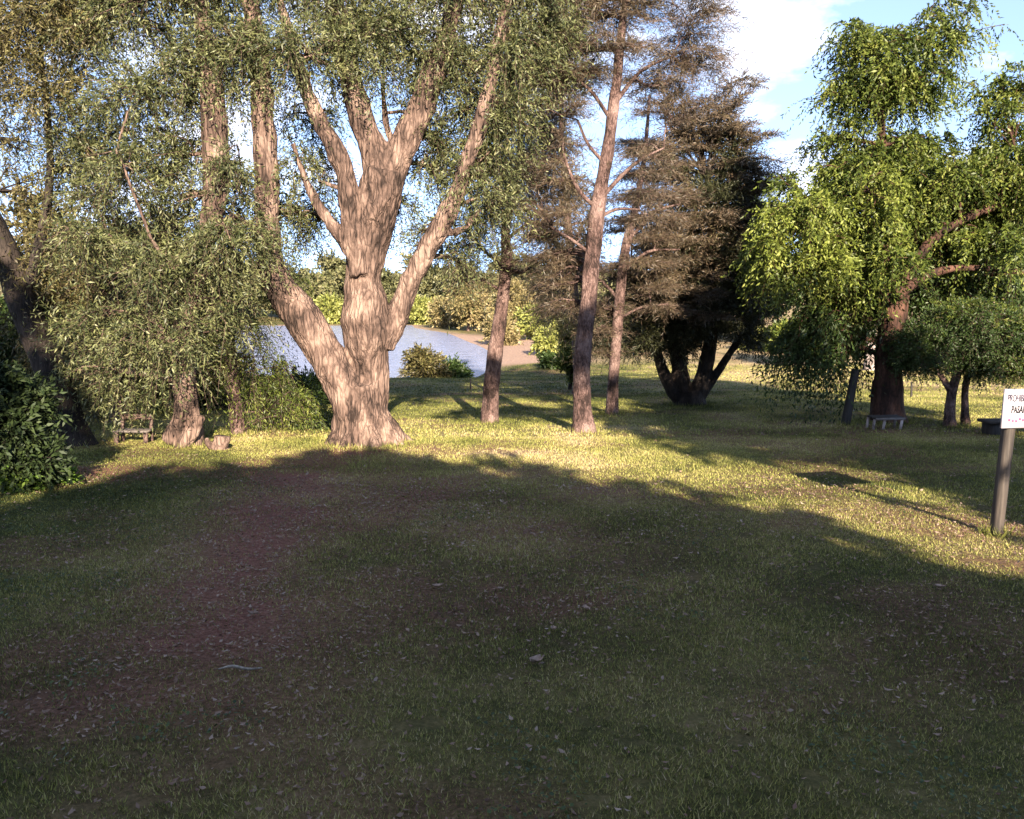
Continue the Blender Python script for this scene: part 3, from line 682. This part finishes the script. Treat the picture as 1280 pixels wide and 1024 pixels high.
# ------------------------------------------------------------------ bushes, hedge and far trees
def bush(name, px, py_base, top, width, Y, leaf, label, cat='bush', n=40, lw=(.09, .03), k=12, nstr=7, sl=.4, droop=.2, bark='bark_dark', group=None, depth=None, seed=0, trunk=0.0, parts=('trunk', 'crown')):
    b = at(px, py_base, Y); b[2] = float(tz(b[0], Y))
    mpp = Y / FPX
    ztop = at(px, top, Y)[2]
    h = ztop - b[2]; wd = width * mpp
    T = Tree(name, b, label, bark, group, cat, seed)
    rr = max(.012, .022 * h)
    T.limb([b + np.array((0, 0, -.1)), b + np.array((.02 * h, 0, h * .3)), b + np.array((-.02 * h, .02, h * .75))], [rr * 1.4, rr, rr * .4], 8, .1)
    zc = trunk * h
    dp = depth or wd * .4
    g = T.g
    nb = 5
    for i in range(nb):
        f = (i + .5) / nb
        a = i * 2.4
        cz = b[2] + zc + (h - zc) * (.18 + .64 * f)
        off = wd * .26 * (1 - .45 * f)
        c = (b[0] + math.cos(a) * off, Y + math.sin(a) * dp * .5, cz)
        T.grow(c, (wd * .36 * (1.15 - .45 * f), dp * .7, (h - zc) * .2), n // nb, nstr, leaf, sl=sl, k=k, droop=droop, lw=lw, attach=b + np.array((0, 0, max(.05, zc + (h - zc) * (.05 + .4 * f)))), r0=rr * .5)
    return T.done()

YS = ground(30, 610)[1]
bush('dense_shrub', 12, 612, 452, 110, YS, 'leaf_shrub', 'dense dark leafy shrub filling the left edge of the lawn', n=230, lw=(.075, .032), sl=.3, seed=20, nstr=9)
for i, (px, py, wd, tp, lab) in enumerate([(25, 612, 56, 586, 'low bright green weeds at the foot of the dark shrub'), (66, 604, 36, 586, 'small clump of low weeds where the dark shrub meets the lawn')]):
    bush('weed_clump', px, py, tp, wd, ground(px, py)[1], 'weed', lab, cat='weeds', n=60, lw=(.07, .035), sl=.16, k=9, droop=.3, group='weeds under the left shrub', seed=25 + i)

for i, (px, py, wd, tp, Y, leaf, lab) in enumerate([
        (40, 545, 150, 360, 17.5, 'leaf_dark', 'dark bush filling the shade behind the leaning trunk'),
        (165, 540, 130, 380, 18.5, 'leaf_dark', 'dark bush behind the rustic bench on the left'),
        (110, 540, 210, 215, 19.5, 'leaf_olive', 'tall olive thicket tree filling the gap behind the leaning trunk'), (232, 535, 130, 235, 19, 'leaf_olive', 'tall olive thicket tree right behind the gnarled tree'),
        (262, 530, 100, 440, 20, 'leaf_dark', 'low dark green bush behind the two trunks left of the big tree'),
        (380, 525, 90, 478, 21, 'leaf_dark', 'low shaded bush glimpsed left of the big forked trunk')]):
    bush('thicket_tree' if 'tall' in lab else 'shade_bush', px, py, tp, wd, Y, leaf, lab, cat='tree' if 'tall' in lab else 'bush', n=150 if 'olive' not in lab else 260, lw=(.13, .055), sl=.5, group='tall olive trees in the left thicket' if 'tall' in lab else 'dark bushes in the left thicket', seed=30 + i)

bush('shore_bush', 530, 478, 434, 50, 35.5, 'leaf_olive', 'round olive bush on the near shore in front of the water', n=110, lw=(.16, .06), sl=.5, seed=40)
bush('shore_bush', 571, 474, 452, 30, 36.2, 'leaf_dark', 'small dark bush at the water edge right of the olive one', n=60, lw=(.16, .06), sl=.45, seed=41)
bush('columnar_cypress', 712, 490, 398, 24, ground(712, 487)[1], 'leaf_green', 'narrow upright green cypress half hidden by the tall pine', cat='tree', n=110, lw=(.10, .03), sl=.35, droop=-.6, seed=42)
bush('dark_ball_bush', 686, 466, 443, 22, 39, 'leaf_dark', 'little dark round bush on the mound by the yellow bush', n=50, lw=(.14, .06), sl=.3, seed=43)
YEL = [(688, 458, 34, 414, 50, 'yellow flowering bush behind the mound at the lake end'), (672, 425, 60, 385, 66, 'pale yellow bush higher on the bank behind the slim pine'), (526, 412, 58, 371, 99, 'bright yellow green bush on the far shore beside the big limb'),
       (414, 408, 30, 372, 100, 'small pale yellow bush on the far shore between the big stems')]
for i, (px, py, wd, tp, Y, lab) in enumerate(YEL):
    bush('yellow_bush', px, py, tp, wd, Y, 'leaf_yellow', lab, n=90, lw=(.005 * Y, .0022 * Y), sl=.010 * Y, group='yellow bushes round the lake', seed=50 + i)
TAN = [(585, 410, 70, 345, 82, 'dry tan tree on the bank left of the slim pine'), (648, 414, 70, 345, 74, 'dry tan tree on the bank right of the slim pine'), (556, 407, 34, 376, 88, 'low dry tan bush on the far bank right of the bright bush'), (625, 430, 34, 398, 60, 'low tan dry bush on the bank right behind the slim pine')]
for i, (px, py, wd, tp, Y, lab) in enumerate(TAN):
    bush('dry_tree', px, py, tp, wd, Y, 'leaf_tan', lab, cat='tree' if i < 2 else 'bush', n=190, lw=(.0036 * Y, .0013 * Y), sl=.010 * Y, droop=.0, bark='bark_pine', group='dry tan growth on the lake bank', seed=60 + i)
FAR = [(60, 322, 120, 118), (150, 305, 100, 112), (235, 328, 130, 120), (318, 312, 90, 116), (378, 328, 110, 110), (430, 310, 80, 122), (488, 334, 100, 110), (535, 312, 80, 120), (590, 326, 110, 112), (650, 306, 90, 118), (715, 318, 110, 112)]
FARN = ['at the far left end', 'second from the left', 'third from the left', 'behind the hanging strands', 'left of the big stem', 'behind the big trunk', 'seen between the big stem and its right limb', 'just behind the right limb', 'behind the dry tan trees', 'behind the slim pine', 'behind the tall pine']
for i, ((px, tp, wd, Y), w_) in enumerate(zip(FAR, FARN)):
    bush('far_tree', px, 400, tp, wd, Y, 'leaf_far', 'olive tree across the lake, ' + w_, cat='tree', n=150, lw=(.5, .24), sl=1.3, bark='bark_pine', group='trees on the far shore', seed=70 + i, depth=5)
RT = [(790, 462, 90, 330, 62, 'leaf_far', 'olive tree beyond the lawn behind the second pine'), (880, 460, 90, 330, 66, 'leaf_far', 'olive tree beyond the lawn behind the spreading conifer'), (958, 458, 50, 418, 52, 'leaf_yellow', 'sunlit yellow bush at the lawn end right of the spreading conifer'),
      (985, 456, 44, 408, 50, 'leaf_green', 'green bush at the lawn end under the hanging leaves'), (940, 450, 90, 215, 60, 'leaf_dark', 'tall dark tree beyond the lawn right of the conifer'), (1030, 455, 120, 225, 52, 'leaf_dark', 'tall dark tree beyond the lawn behind the hanging leaves'),
      (1150, 456, 130, 205, 54, 'leaf_dark', 'tall dark tree beyond the lawn right of the reddish trunk'), (1250, 462, 130, 195, 50, 'leaf_dark', 'tall dark tree beyond the lawn at the right edge'), (1070, 458, 50, 420, 48, 'leaf_green', 'low green bush between the leaning post and the pale trunk'), (1180, 470, 70, 440, 42, 'leaf_yellow', 'low sunlit yellowish bush under the umbrella shaped tree'), (1262, 476, 60, 440, 38, 'leaf_green', 'low green bush at the right edge behind the sign')]
for i, (px, py, wd, tp, Y, leaf, lab) in enumerate(RT):
    bush('lawn_edge_tree' if 'tree' in lab.split(' beyond')[0] else 'lawn_edge_bush', px, py, tp, wd, Y, leaf, lab, cat='tree' if 'tree beyond' in lab else 'bush', n=240, lw=(.0055 * Y, .0026 * Y), sl=.013 * Y, bark='bark_pine', group='trees and bushes beyond the lawn', seed=90 + i, trunk=.1)
b = ground(1088, 463)
T = Tree('pale_trunk_tree', b, 'tree with pale pinkish trunk behind the reddish trunk on the far lawn', 'bark_pale', seed=110)
T.limb_px([(1087, 468, 20), (1088, 450, 14), (1089, 420, 12), (1090, 380, 11), (1086, 320, 8), (1080, 260, 4)], b[1], 10, .12)
T.grow_px([(1085, 340, 50, 40, 0, .5), (1060, 370, 36, 30, 0, .5), (1120, 365, 36, 30, 0, .5)], b[1], 'leaf_dark', .16, 1.6, sl=.7, k=12, droop=.8, lw=(.17, .07))
T.done()

# trees behind the viewer that throw the big shadows over the lawn
PX_, SX_ = np.array((.98, .2, 0)), np.array((-.2, .98, 0))
def shade_tree(name, p_, s_, rx, rs, z0, ztop, label, n, nstr, lw, seed, squash=1.0, leaf='leaf_dark', extra=(), gap=None):
    b = PX_ * p_ + SX_ * s_; b[2] = float(tz(b[0], b[1]))
    T = Tree(name, b, label, 'bark_dark', 'trees behind the viewer', seed=seed)
    T.limb([b + np.array((0, 0, -.2)), b + np.array((0, 0, ztop * .4)), b + np.array((.1, 0, ztop * .85))], [.28, .22, .06], 12, .1)
    g = T.g
    zc = (z0 + ztop) / 2; rz = (ztop - z0) / 2
    for i in range(n):
        u = unit(g.normal(size=3)) * g.uniform(.0, 1) ** .45
        if u[2] < 0 and squash > 1: u[:2] = u[:2] / (np.linalg.norm(u[:2]) + 1e-6) * g.uniform(0, 1) ** .5
        c = b + PX_ * (u[0] * (rx - .5)) + SX_ * (u[1] * (rs - .4)); c[2] = zc + u[2] * (rz - .4)
        if gap and abs(float(c @ PX_) - gap[0]) < gap[1] and abs(c[2] - gap[2]) < gap[3]: continue
        T.grow(c, (.75, .75, .6), 9, nstr, leaf, sl=.35, k=9, droop=.4, lw=lw, attach=b + np.array((0, 0, max(.4, (c[2] - b[2]) * .7))), r0=.03)
    for (pe, ze) in extra:
        c = PX_ * pe + SX_ * s_; c[2] = ze
        T.grow(c, (.6, .6, .3), 9, nstr, leaf, sl=.35, k=9, droop=.3, lw=lw, attach=b + np.array((0, 0, min(7.4, ze * .7))), r0=.03)
    return T.done()
shade_tree('garden_tree', .35, -7, 4.5, 2.6, .3, 7.75, 'broad dense evergreen directly behind the viewer', 380, 8, (.22, .11), 120, 2, extra=[(-3.2, 6.1), (-3.8, 5.6), (-2.7, 6.5), (-3.4, 5.1), (-4.2, 4.9), (-4.4, 4.1), (-2.9, 5.7), (-3.9, 4.6)])
shade_tree('garden_tree', 7.9, -4, 3.6, 1.8, 1.4, 9.7, 'open crowned evergreen behind the viewer on the right', 180, 7, (.16, .08), 121, gap=(5.35, 1.15, 4.9, 1.1), extra=[(3.2, 8.6), (4.2, 8.75), (5.2, 8.6), (2.4, 8.45), (4.7, 8.3), (3.7, 8.35)])
shade_tree('garden_tree', -6.3, -4, 3.0, 2.2, .4, 10.8, 'dense evergreen behind the viewer on the left', 190, 7, (.2, .10), 122, 2)

# ------------------------------------------------------------------ lawn grass, weeds, leaf litter
def scatter(y0, y1, dens, g, margin=.7):
    hw = .62
    n = int(dens * (y1 ** 2 - y0 ** 2) * hw)
    y = np.sqrt(g.uniform(y0 ** 2, y1 ** 2, n))
    x = g.uniform(-1, 1, n) * (y * hw + margin)
    return x, y
BASES = [(o.location.x, o.location.y, {'lakeside_tree': .62, 'drooping_tree': .28, 'broadleaf_tree': .34, 'spreading_conifer': .38}.get(o.name, .17)) for o in bpy.data.objects if o.parent is None and o.get('category') == 'tree' and 0 < o.location.y < 24 and 'shade' not in o.name]
BASES += [(ground(1245, 668)[0], ground(1245, 668)[1], .08), (ground(1057, 531)[0], ground(1057, 531)[1], .1)]
def grass(name, bands, label):
    g = np.random.default_rng(5)
    VV, DR = [], []
    for y0, y1, dens, hgt, wid, lo in bands:
        x, y = scatter(y0, y1, dens, g)
        lit = litter_at(x, y)
        keep = (g.uniform(0, 1, len(x)) > lit * 1.0) & (vn(x, y, .16, 61, 2) > .22)
        x, y = x[keep], y[keep]
        z = tz(x, y)
        h = hgt * g.uniform(.45, 1.25, len(x)) * (.55 + .9 * vn(x, y, .5, 62, 3))
        a = g.uniform(0, 2 * math.pi, len(x)); ln_ = g.uniform(.2, 1.1, len(x)) * h
        wv = wid * g.uniform(.6, 1.3, len(x)); b_ = a + math.pi / 2 + g.normal(0, .4, len(x))
        base = np.stack([x, y, z - .004], 1)
        side = np.stack([np.cos(b_) * wv, np.sin(b_) * wv, 0 * wv], 1)
        tip = base + np.stack([np.cos(a) * ln_, np.sin(a) * ln_, h], 1)
        VV.append(np.stack([base - side, base + side, tip], 1).reshape(-1, 3))
        DR.append(np.repeat(np.clip(dry_sunlit_at(x, y) + g.normal(0, .22 if y1 < 9 else .13, len(x)), 0, 1), 3))
    for (bx, by, br) in BASES:
        k = int(1500 * br)
        a = g.uniform(0, 6.3, k); rr = br * g.uniform(.85, 1.7, k)
        x = bx + np.cos(a) * rr; y = by + np.sin(a) * rr; z = tz(x, y)
        h = .09 * g.uniform(.4, 1.3, k); wv = .006 * g.uniform(.6, 1.4, k); t_ = g.uniform(0, 6.3, k)
        base = np.stack([x, y, z - .004], 1); side = np.stack([np.cos(t_) * wv, np.sin(t_) * wv, 0 * wv], 1)
        tip = base + np.stack([np.sin(t_) * h * .5, np.cos(t_) * h * .5, h], 1)
        VV.append(np.stack([base - side, base + side, tip], 1).reshape(-1, 3)); DR.append(np.repeat(np.clip(dry_sunlit_at(x, y) - .1 + g.normal(0, .2, k), 0, 1), 3))
    V = np.concatenate(VV)
    o = put(name, V, np.arange(len(V)).reshape(-1, 3), M['grass'])
    at_ = o.data.attributes.new('dry', 'FLOAT', 'POINT')  # blade dryness, with the sunlit and shaded zones mixed in
    at_.data.foreach_set('value', np.concatenate(DR).astype(np.float32))
    return tag(o, label, 'grass', kind='stuff')
m, n, new, ln = mat('grass_blades')
out = new('ShaderNodeOutputMaterial'); a = new('ShaderNodeAttribute'); a.attribute_name = 'dry'
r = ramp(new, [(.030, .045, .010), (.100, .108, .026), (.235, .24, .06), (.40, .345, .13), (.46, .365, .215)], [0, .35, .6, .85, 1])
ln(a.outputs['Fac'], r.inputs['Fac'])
p = new('ShaderNodeBsdfPrincipled'); p.inputs['Roughness'].default_value = .6; p.inputs['Specular IOR Level'].default_value = .25
tr = new('ShaderNodeBsdfTranslucent'); mxs = new('ShaderNodeMixShader'); mxs.inputs[0].default_value = .3
ln(r.outputs[0], p.inputs['Base Color']); ln(r.outputs[0], tr.inputs['Color']); ln(p.outputs[0], mxs.inputs[1]); ln(tr.outputs[0], mxs.inputs[2]); ln(mxs.outputs[0], out.inputs['Surface'])
M['grass'] = m
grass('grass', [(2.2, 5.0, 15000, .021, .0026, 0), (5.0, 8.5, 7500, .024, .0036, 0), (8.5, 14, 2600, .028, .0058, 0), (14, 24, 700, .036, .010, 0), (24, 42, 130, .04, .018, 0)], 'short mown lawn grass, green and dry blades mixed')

g = np.random.default_rng(8)
V0 = []
for y0, y1, dens, sz in ((2.2, 6, 260, .024), (6, 10, 170, .03), (10, 18, 20, .036)):
    x, y = scatter(y0, y1, dens * 3, g)
    k = g.uniform(0, 1, len(x)) < .10 + 1.2 * litter_at(x, y)
    x, y = x[k], y[k]
    O = np.stack([x, y, tz(x, y) + g.uniform(.006, .03, len(x))], 1)
    D = np.stack([np.cos(t_ := g.uniform(0, 6.3, len(x))), np.sin(t_), g.normal(0, .3, len(x))], 1)
    D = unit(D); q = unit(np.cross(D, np.array((0, 0, 1.0)) + g.normal(0, .35, (len(x), 3)))); nn = np.cross(D, q)
    l_ = (sz * g.uniform(.5, 1.6, len(x)))[:, None]; w_ = l_ * g.uniform(.3, .6, len(x))[:, None]
    V0.append(np.stack([O, O + D * l_ * .5 + q * w_ * .5 + nn * w_ * .3, O + D * l_, O + D * l_ * .5 - q * w_ * .5 + nn * w_ * .3], 1).reshape(-1, 3))
V0 = np.concatenate(V0)
tag(put('leaf_litter', V0, np.arange(len(V0)).reshape(-1, 4), M['dead_leaf']), 'small dead leaves and twigs strewn over the lawn', 'leaf litter', kind='stuff')

g = np.random.default_rng(9)
x, y = scatter(2.2, 11, 900, g)
k = vn(x, y, .7, 71, 3) + .35 * sstep(-1.5, -4.0, x) * 1.0 > .66 + .2 * litter_at(x, y)
x, y = x[k], y[k]
O = np.stack([x, y, tz(x, y) + g.uniform(.008, .03, len(x))], 1)
t_ = g.uniform(0, 6.3, len(x)); D = unit(np.stack([np.cos(t_), np.sin(t_), g.normal(.15, .25, len(x))], 1)); q = unit(np.cross(D, np.array((0, 0, 1.0)) + g.normal(0, .3, (len(x), 3))))
l_ = (.022 * g.uniform(.5, 1.5, len(x)))[:, None]
l_ = l_ * .72
V0 = np.stack([O, O + D * l_ * .6 + q * l_ * .42, O + D * l_, O + D * l_ * .6 - q * l_ * .42], 1).reshape(-1, 3)
tag(put('clover', V0, np.arange(len(V0)).reshape(-1, 4), M['leaf_dark']), 'low green clover and weeds growing in patches through the lawn', 'clover', kind='stuff')

# the few big fallen leaves one can point to
M['curled_leaf'] = plain_mat('curled_leaf', [(.14, .085, .06), (.30, .21, .155)], 40)
def fallen_leaf(px, py, size, label, seed):
    g = np.random.default_rng(seed)
    b = ground(px, py); b[2] += .02
    a = g.uniform(0, 6.3)
    nu, nv = 9, 5
    V = []
    for i in range(nu):
        u = i / (nu - 1)
        hw = size * .30 * math.sin(math.pi * min(1, u * .93 + .05)) ** .8 + .001
        for j in range(nv):
            v = j / (nv - 1) * 2 - 1
            V.append((size * (u - .5), hw * v, size * .16 * v * v + size * .18 * (u - .5) ** 2 * 4 * (1 if i > 4 else .3) + g.normal(0, size * .012)))
    V = np.array(V)
    V = np.stack([V[:, 0] * math.cos(a) - V[:, 1] * math.sin(a), V[:, 0] * math.sin(a) + V[:, 1] * math.cos(a), V[:, 2]], 1) + b
    ix = np.arange(nu * nv).reshape(nu, nv)
    root = thing('fallen_leaf', b, label, 'leaf', 'big dead leaves on the shaded lawn')
    put('blade', V, np.stack([ix[:-1, :-1], ix[:-1, 1:], ix[1:, 1:], ix[1:, :-1]], -1).reshape(-1, 4), M['curled_leaf'], root, True)
    mb = MB(); d = np.array((math.cos(a), math.sin(a), 0))
    mb.tube([b - d * size * .48, b - d * size * .75 + np.array((0, 0, .006))], [.0016, .0012], 5, 1)
    putmb('stem', mb, M['curled_leaf'], root)
for i, (px, py, s_, lab) in enumerate([(670, 832, .10, 'largest curled dead leaf, pale, lying near the middle of the shaded lawn'), (547, 737, .075, 'pale dead leaf on the brown litter left of the middle'), (733, 765, .06, 'small whitish dead leaf right of the middle on the shaded grass'),
                                   (692, 791, .055, 'small pale leaf just above the largest curled leaf'), (317, 772, .06, 'pale dead leaf on the left of the shaded lawn above the white twig'), (626, 740, .05, 'tan dead leaf between the two pale leaves on the litter'), (1175, 738, .07, 'pale dead leaf on the right near the edge of the sunlight')]):
    fallen_leaf(px, py, s_, lab, 200 + i)
b = ground(300, 842)
mb = MB()
mb.tube([b + np.array((-.11, 0, .022)), b + np.array((-.04, .01, .034)), b + np.array((.04, -.004, .026)), b + np.array((.11, .012, .024))], [.004, .008, .007, .003], 7, 4, .3, 3)
o = putmb('twig', mb, plain_mat('twig_pale', [(.12, .10, .08), (.28, .25, .20)], 60))
tag(o, 'short pale knobbly twig lying on the left of the shaded lawn', 'twig')

# ------------------------------------------------------------------ sign
M['post'] = plain_mat('post_wood', [(.018, .013, .010), (.055, .042, .033)], 9, (4, 4, .35), .8, .4)
M['board'] = plain_mat('board_white', [(.27, .25, .28), (.32, .30, .33)], 5, rough=.5, bump=.05)
M['ink'] = plain_mat('ink_dark', [(.004, .004, .006), (.009, .008, .011)], 30, rough=1.0, bump=0)
M['ink_pale'] = plain_mat('ink_faded', [(.022, .018, .032), (.042, .034, .055)], 30, rough=1.0, bump=0)
M['ink_pink'] = plain_mat('ink_pink', [(.22, .05, .12), (.27, .08, .16)], 30, rough=1.0, bump=0)
b = ground(1245, 668)
SR = R(20)
lean = np.array((.035, .0, 1.0))
root = thing('warning_sign', b, 'white hand lettered board reading PROHIBIDO PASAR on a square wooden post', 'sign')
mb = MB()
c, s_ = math.cos(SR), math.sin(SR)
fx, fy = np.array((c, s_, 0)), np.array((-s_, c, 0))
hp = .037
H = 1.215
prof = [(-hp, -hp), (hp, -hp), (hp, hp), (-hp, hp)]
V = []
for z_, gr in ((-.25, 1), (0, 1), (H - .015, 1), (H, .85)):
    for (u, v) in prof: V.append(b + fx * u * gr + fy * v * gr + lean * z_)
F = [(3, 2, 1, 0), (12, 13, 14, 15)] + [(k * 4 + q, k * 4 + (q + 1) % 4, k * 4 + 4 + (q + 1) % 4, k * 4 + 4 + q) for k in range(3) for q in range(4)]
put('post', V, F, M['post'], root)
BW, BH, BT = .62, .325, .018
bc = b + lean * (H - BH / 2 + .02) + fx * .165 - fy * (hp + BT / 2 + .002)
tilt = math.atan(.035)
mb = MB(); mb.box((0, 0, 0), (BW, BT, BH), 0, tilt, .004)
V, F = mb.arrays()
V = bc + V[:, :1] * fx + V[:, 1:2] * fy + V[:, 2:] * np.array((0, 0, 1))
put('board', V, F, M['board'], root)
def words(txt, size, u, v, mt, sx=1.0):
    cu = bpy.data.curves.new('lettering', 'FONT'); cu.body = txt; cu.size = size; cu.align_x = 'CENTER'; cu.align_y = 'CENTER'; cu.extrude = .0012; cu.offset = size * .02
    o = bpy.data.objects.new('tmp', cu); COL.objects.link(o)
    me = bpy.data.meshes.new_from_object(o.evaluated_get(bpy.context.evaluated_depsgraph_get()))
    bpy.data.objects.remove(o)
    ct, st = math.cos(tilt), math.sin(tilt)
    for vtx in me.vertices:
        a_, b_ = u + vtx.co.x * sx, v + vtx.co.y
        a_, b_ = a_ * ct + b_ * st, -a_ * st + b_ * ct
        q = bc + fx * a_ - fy * (BT / 2 + .002 + vtx.co.z) + np.array((0, 0, b_)) - np.array(root.location)
        vtx.co = q
    me.materials.clear(); me.materials.append(mt)
    o = bpy.data.objects.new('lettering', me); COL.objects.link(o); o.parent = root
    return o
words('PROHIBIDO', .085, -.145, .085, M['ink_pale'], .6)
words('PASAR', .085, -.145, -.01, M['ink'], .66)
mb = MB()
g = np.random.default_rng(3)
for i in range(13):
    u = -.24 + i * .039
    mb.box((u, 0, -.09 + g.normal(0, .003)), (.024 + g.uniform(-.008, .01), .002, .020), 0, g.normal(0, .2))
V, F = mb.arrays()
V = bc + V[:, :1] * fx - fy * (BT / 2 + .002) + V[:, 1:2] * fy + V[:, 2:] * np.array((0, 0, 1))
put('faded_line', V, F, M['ink_pink'], root)

# ------------------------------------------------------------------ posts, benches, stump
M['dark_wood'] = plain_mat('dark_wood', [(.009, .007, .006), (.026, .02, .016)], 10, (4, 4, .4), .8, .4)
M['grey_wood'] = plain_mat('grey_wood', [(.06, .05, .042), (.15, .125, .11)], 10, (1, 5, 5), .75, .3)
M['pink_wood'] = plain_mat('pink_wood', [(.045, .027, .021), (.11, .065, .05)], 10, (1, 5, 5), .75, .3)
b = ground(1057, 531)
mb = MB(); tp = at(1071, 462, b[1]); tp[1] += .05
mb.tube([b + np.array((0, 0, -.2)), b + np.array((.0, 0, .02)), (b + tp) / 2, tp], [.085, .083, .076, .07], 12, 2, .06, 2)
o = putmb('leaning_post', mb, M['dark_wood'], smooth=True)
tag(o, 'dark wooden post leaning to the right beside the reddish trunk', 'post')
for px, p0, p1, lab in ((588, 488, 473, 'short thin dark stake in the shaded grass left of the slim pine'), (1139, 497, 478, 'short dark stake in the far lawn right of the reddish trunk')):
    b = ground(px, p0); tp = at(px + .5, p1, b[1])
    mb = MB(); mb.tube([b - np.array((0, 0, .1)), b + np.array((0, 0, .01)), tp], [.03, .028, .024], 8, 2, .08, 1)
    tag(putmb('stake', mb, M['dark_wood'], smooth=True), lab, 'stake', 'short stakes in the grass')

# small bench in front of the reddish trunk
b = ground(1106, 536); mp_ = b[1] / FPX
root = thing('low_bench', b, 'small low bench with pale legs in front of the reddish trunk', 'bench')
sw, sh = 40 * mp_, 15 * mp_
mb = MB()
for k in range(3): mb.box((b[0], b[1] - .10 + k * .1, b[2] + sh), (sw, .085, .03), R(6), 0, .006)
putmb('seat', mb, M['dark_wood'], root)
mb = MB(); mb.box((b[0] + .02, b[1] - .165, b[2] + sh - .012), (sw * .96, .022, .04), R(6), 0, .004); putmb('rail', mb, M['grey_wood'], root)
for dx, dy in ((-.44, -.13), (.42, -.13), (-.44, .13), (.42, .13), (-.12, -.13)):
    mb = MB(); xx, yy = b[0] + dx * sw, b[1] + dy
    mb.tube([(xx - .02, yy, float(tz(xx, yy)) - .02), (xx, yy, b[2] + sh - .018)], [.024, .024], 8, 1)
    putmb('leg', mb, M['bark_pale'], root, True)

# plank bench at the right edge
b = ground(1262, 543); mp_ = b[1] / FPX
root = thing('plank_bench', b, 'dark low plank bench on block legs at the right edge behind the sign', 'bench')
sh = 17 * mp_
mb = MB(); mb.box((b[0] + .28, b[1], b[2] + sh), (1.5, .36, .05), R(3), 0, .01); putmb('seat', mb, M['dark_wood'], root)
for dx in (-.30, .85):
    mb = MB(); mb.box((b[0] + dx, b[1], b[2] + sh / 2 - .05), (.17, .28, sh + .05 - .002), R(3), 0, .012); putmb('leg', mb, M['dark_wood'], root)

# rustic bench in the left shade
b = ground(168, 553); mp_ = b[1] / FPX
root = thing('rustic_bench', b, 'small rustic wooden bench in the shade under the left trees', 'bench')
sw = 44 * mp_; sh = 15 * mp_; bh = 31 * mp_
mb = MB(); mb.box((b[0], b[1], b[2] + sh), (sw, .26, .035), R(-4), 0, .008); putmb('seat', mb, M['grey_wood'], root)
mb = MB(); mb.box((b[0], b[1] + .15, b[2] + bh), (sw, .03, .09), R(-4), 0, .008); putmb('backrest', mb, M['pink_wood'], root)
for dx in (-.42, .42):
    mb = MB(); mb.box((b[0] + dx * sw, b[1] + .125, b[2] + bh / 2), (.05, .05, bh + .1), 0, .02, .006); putmb('rear_post', mb, M['pink_wood'], root)
    mb = MB(); mb.box((b[0] + dx * sw, b[1] - .10, b[2] + sh / 2 - .03), (.06, .06, sh + .03), 0, 0, .006); putmb('leg', mb, M['pink_wood'], root)

# broken stump
b = ground(273, 562)
mb = MB(); mp_ = b[1] / FPX
mb.tube([b + np.array((0, .05, -.08)), b + np.array((0, .05, .03)), b + np.array((.02, .05, .12)), b + np.array((.03, .05, .20))], [.15, .13, .105, .09], 14, 3, .25, 4)
mb.tube([b + np.array((-.05, 0, .02)), b + np.array((-.14, -.02, .10)), b + np.array((-.17, 0, .17))], [.06, .05, .025], 9, 3, .2, 5)
mb.tube([b + np.array((.06, 0, .02)), b + np.array((.13, -.03, .09)), b + np.array((.19, -.02, .2))], [.05, .04, .018], 9, 3, .2, 6)
tag(putmb('tree_stump', mb, M['bark_big'], smooth=True), 'low broken stump between the gnarled tree and the slender dark trunk', 'stump')
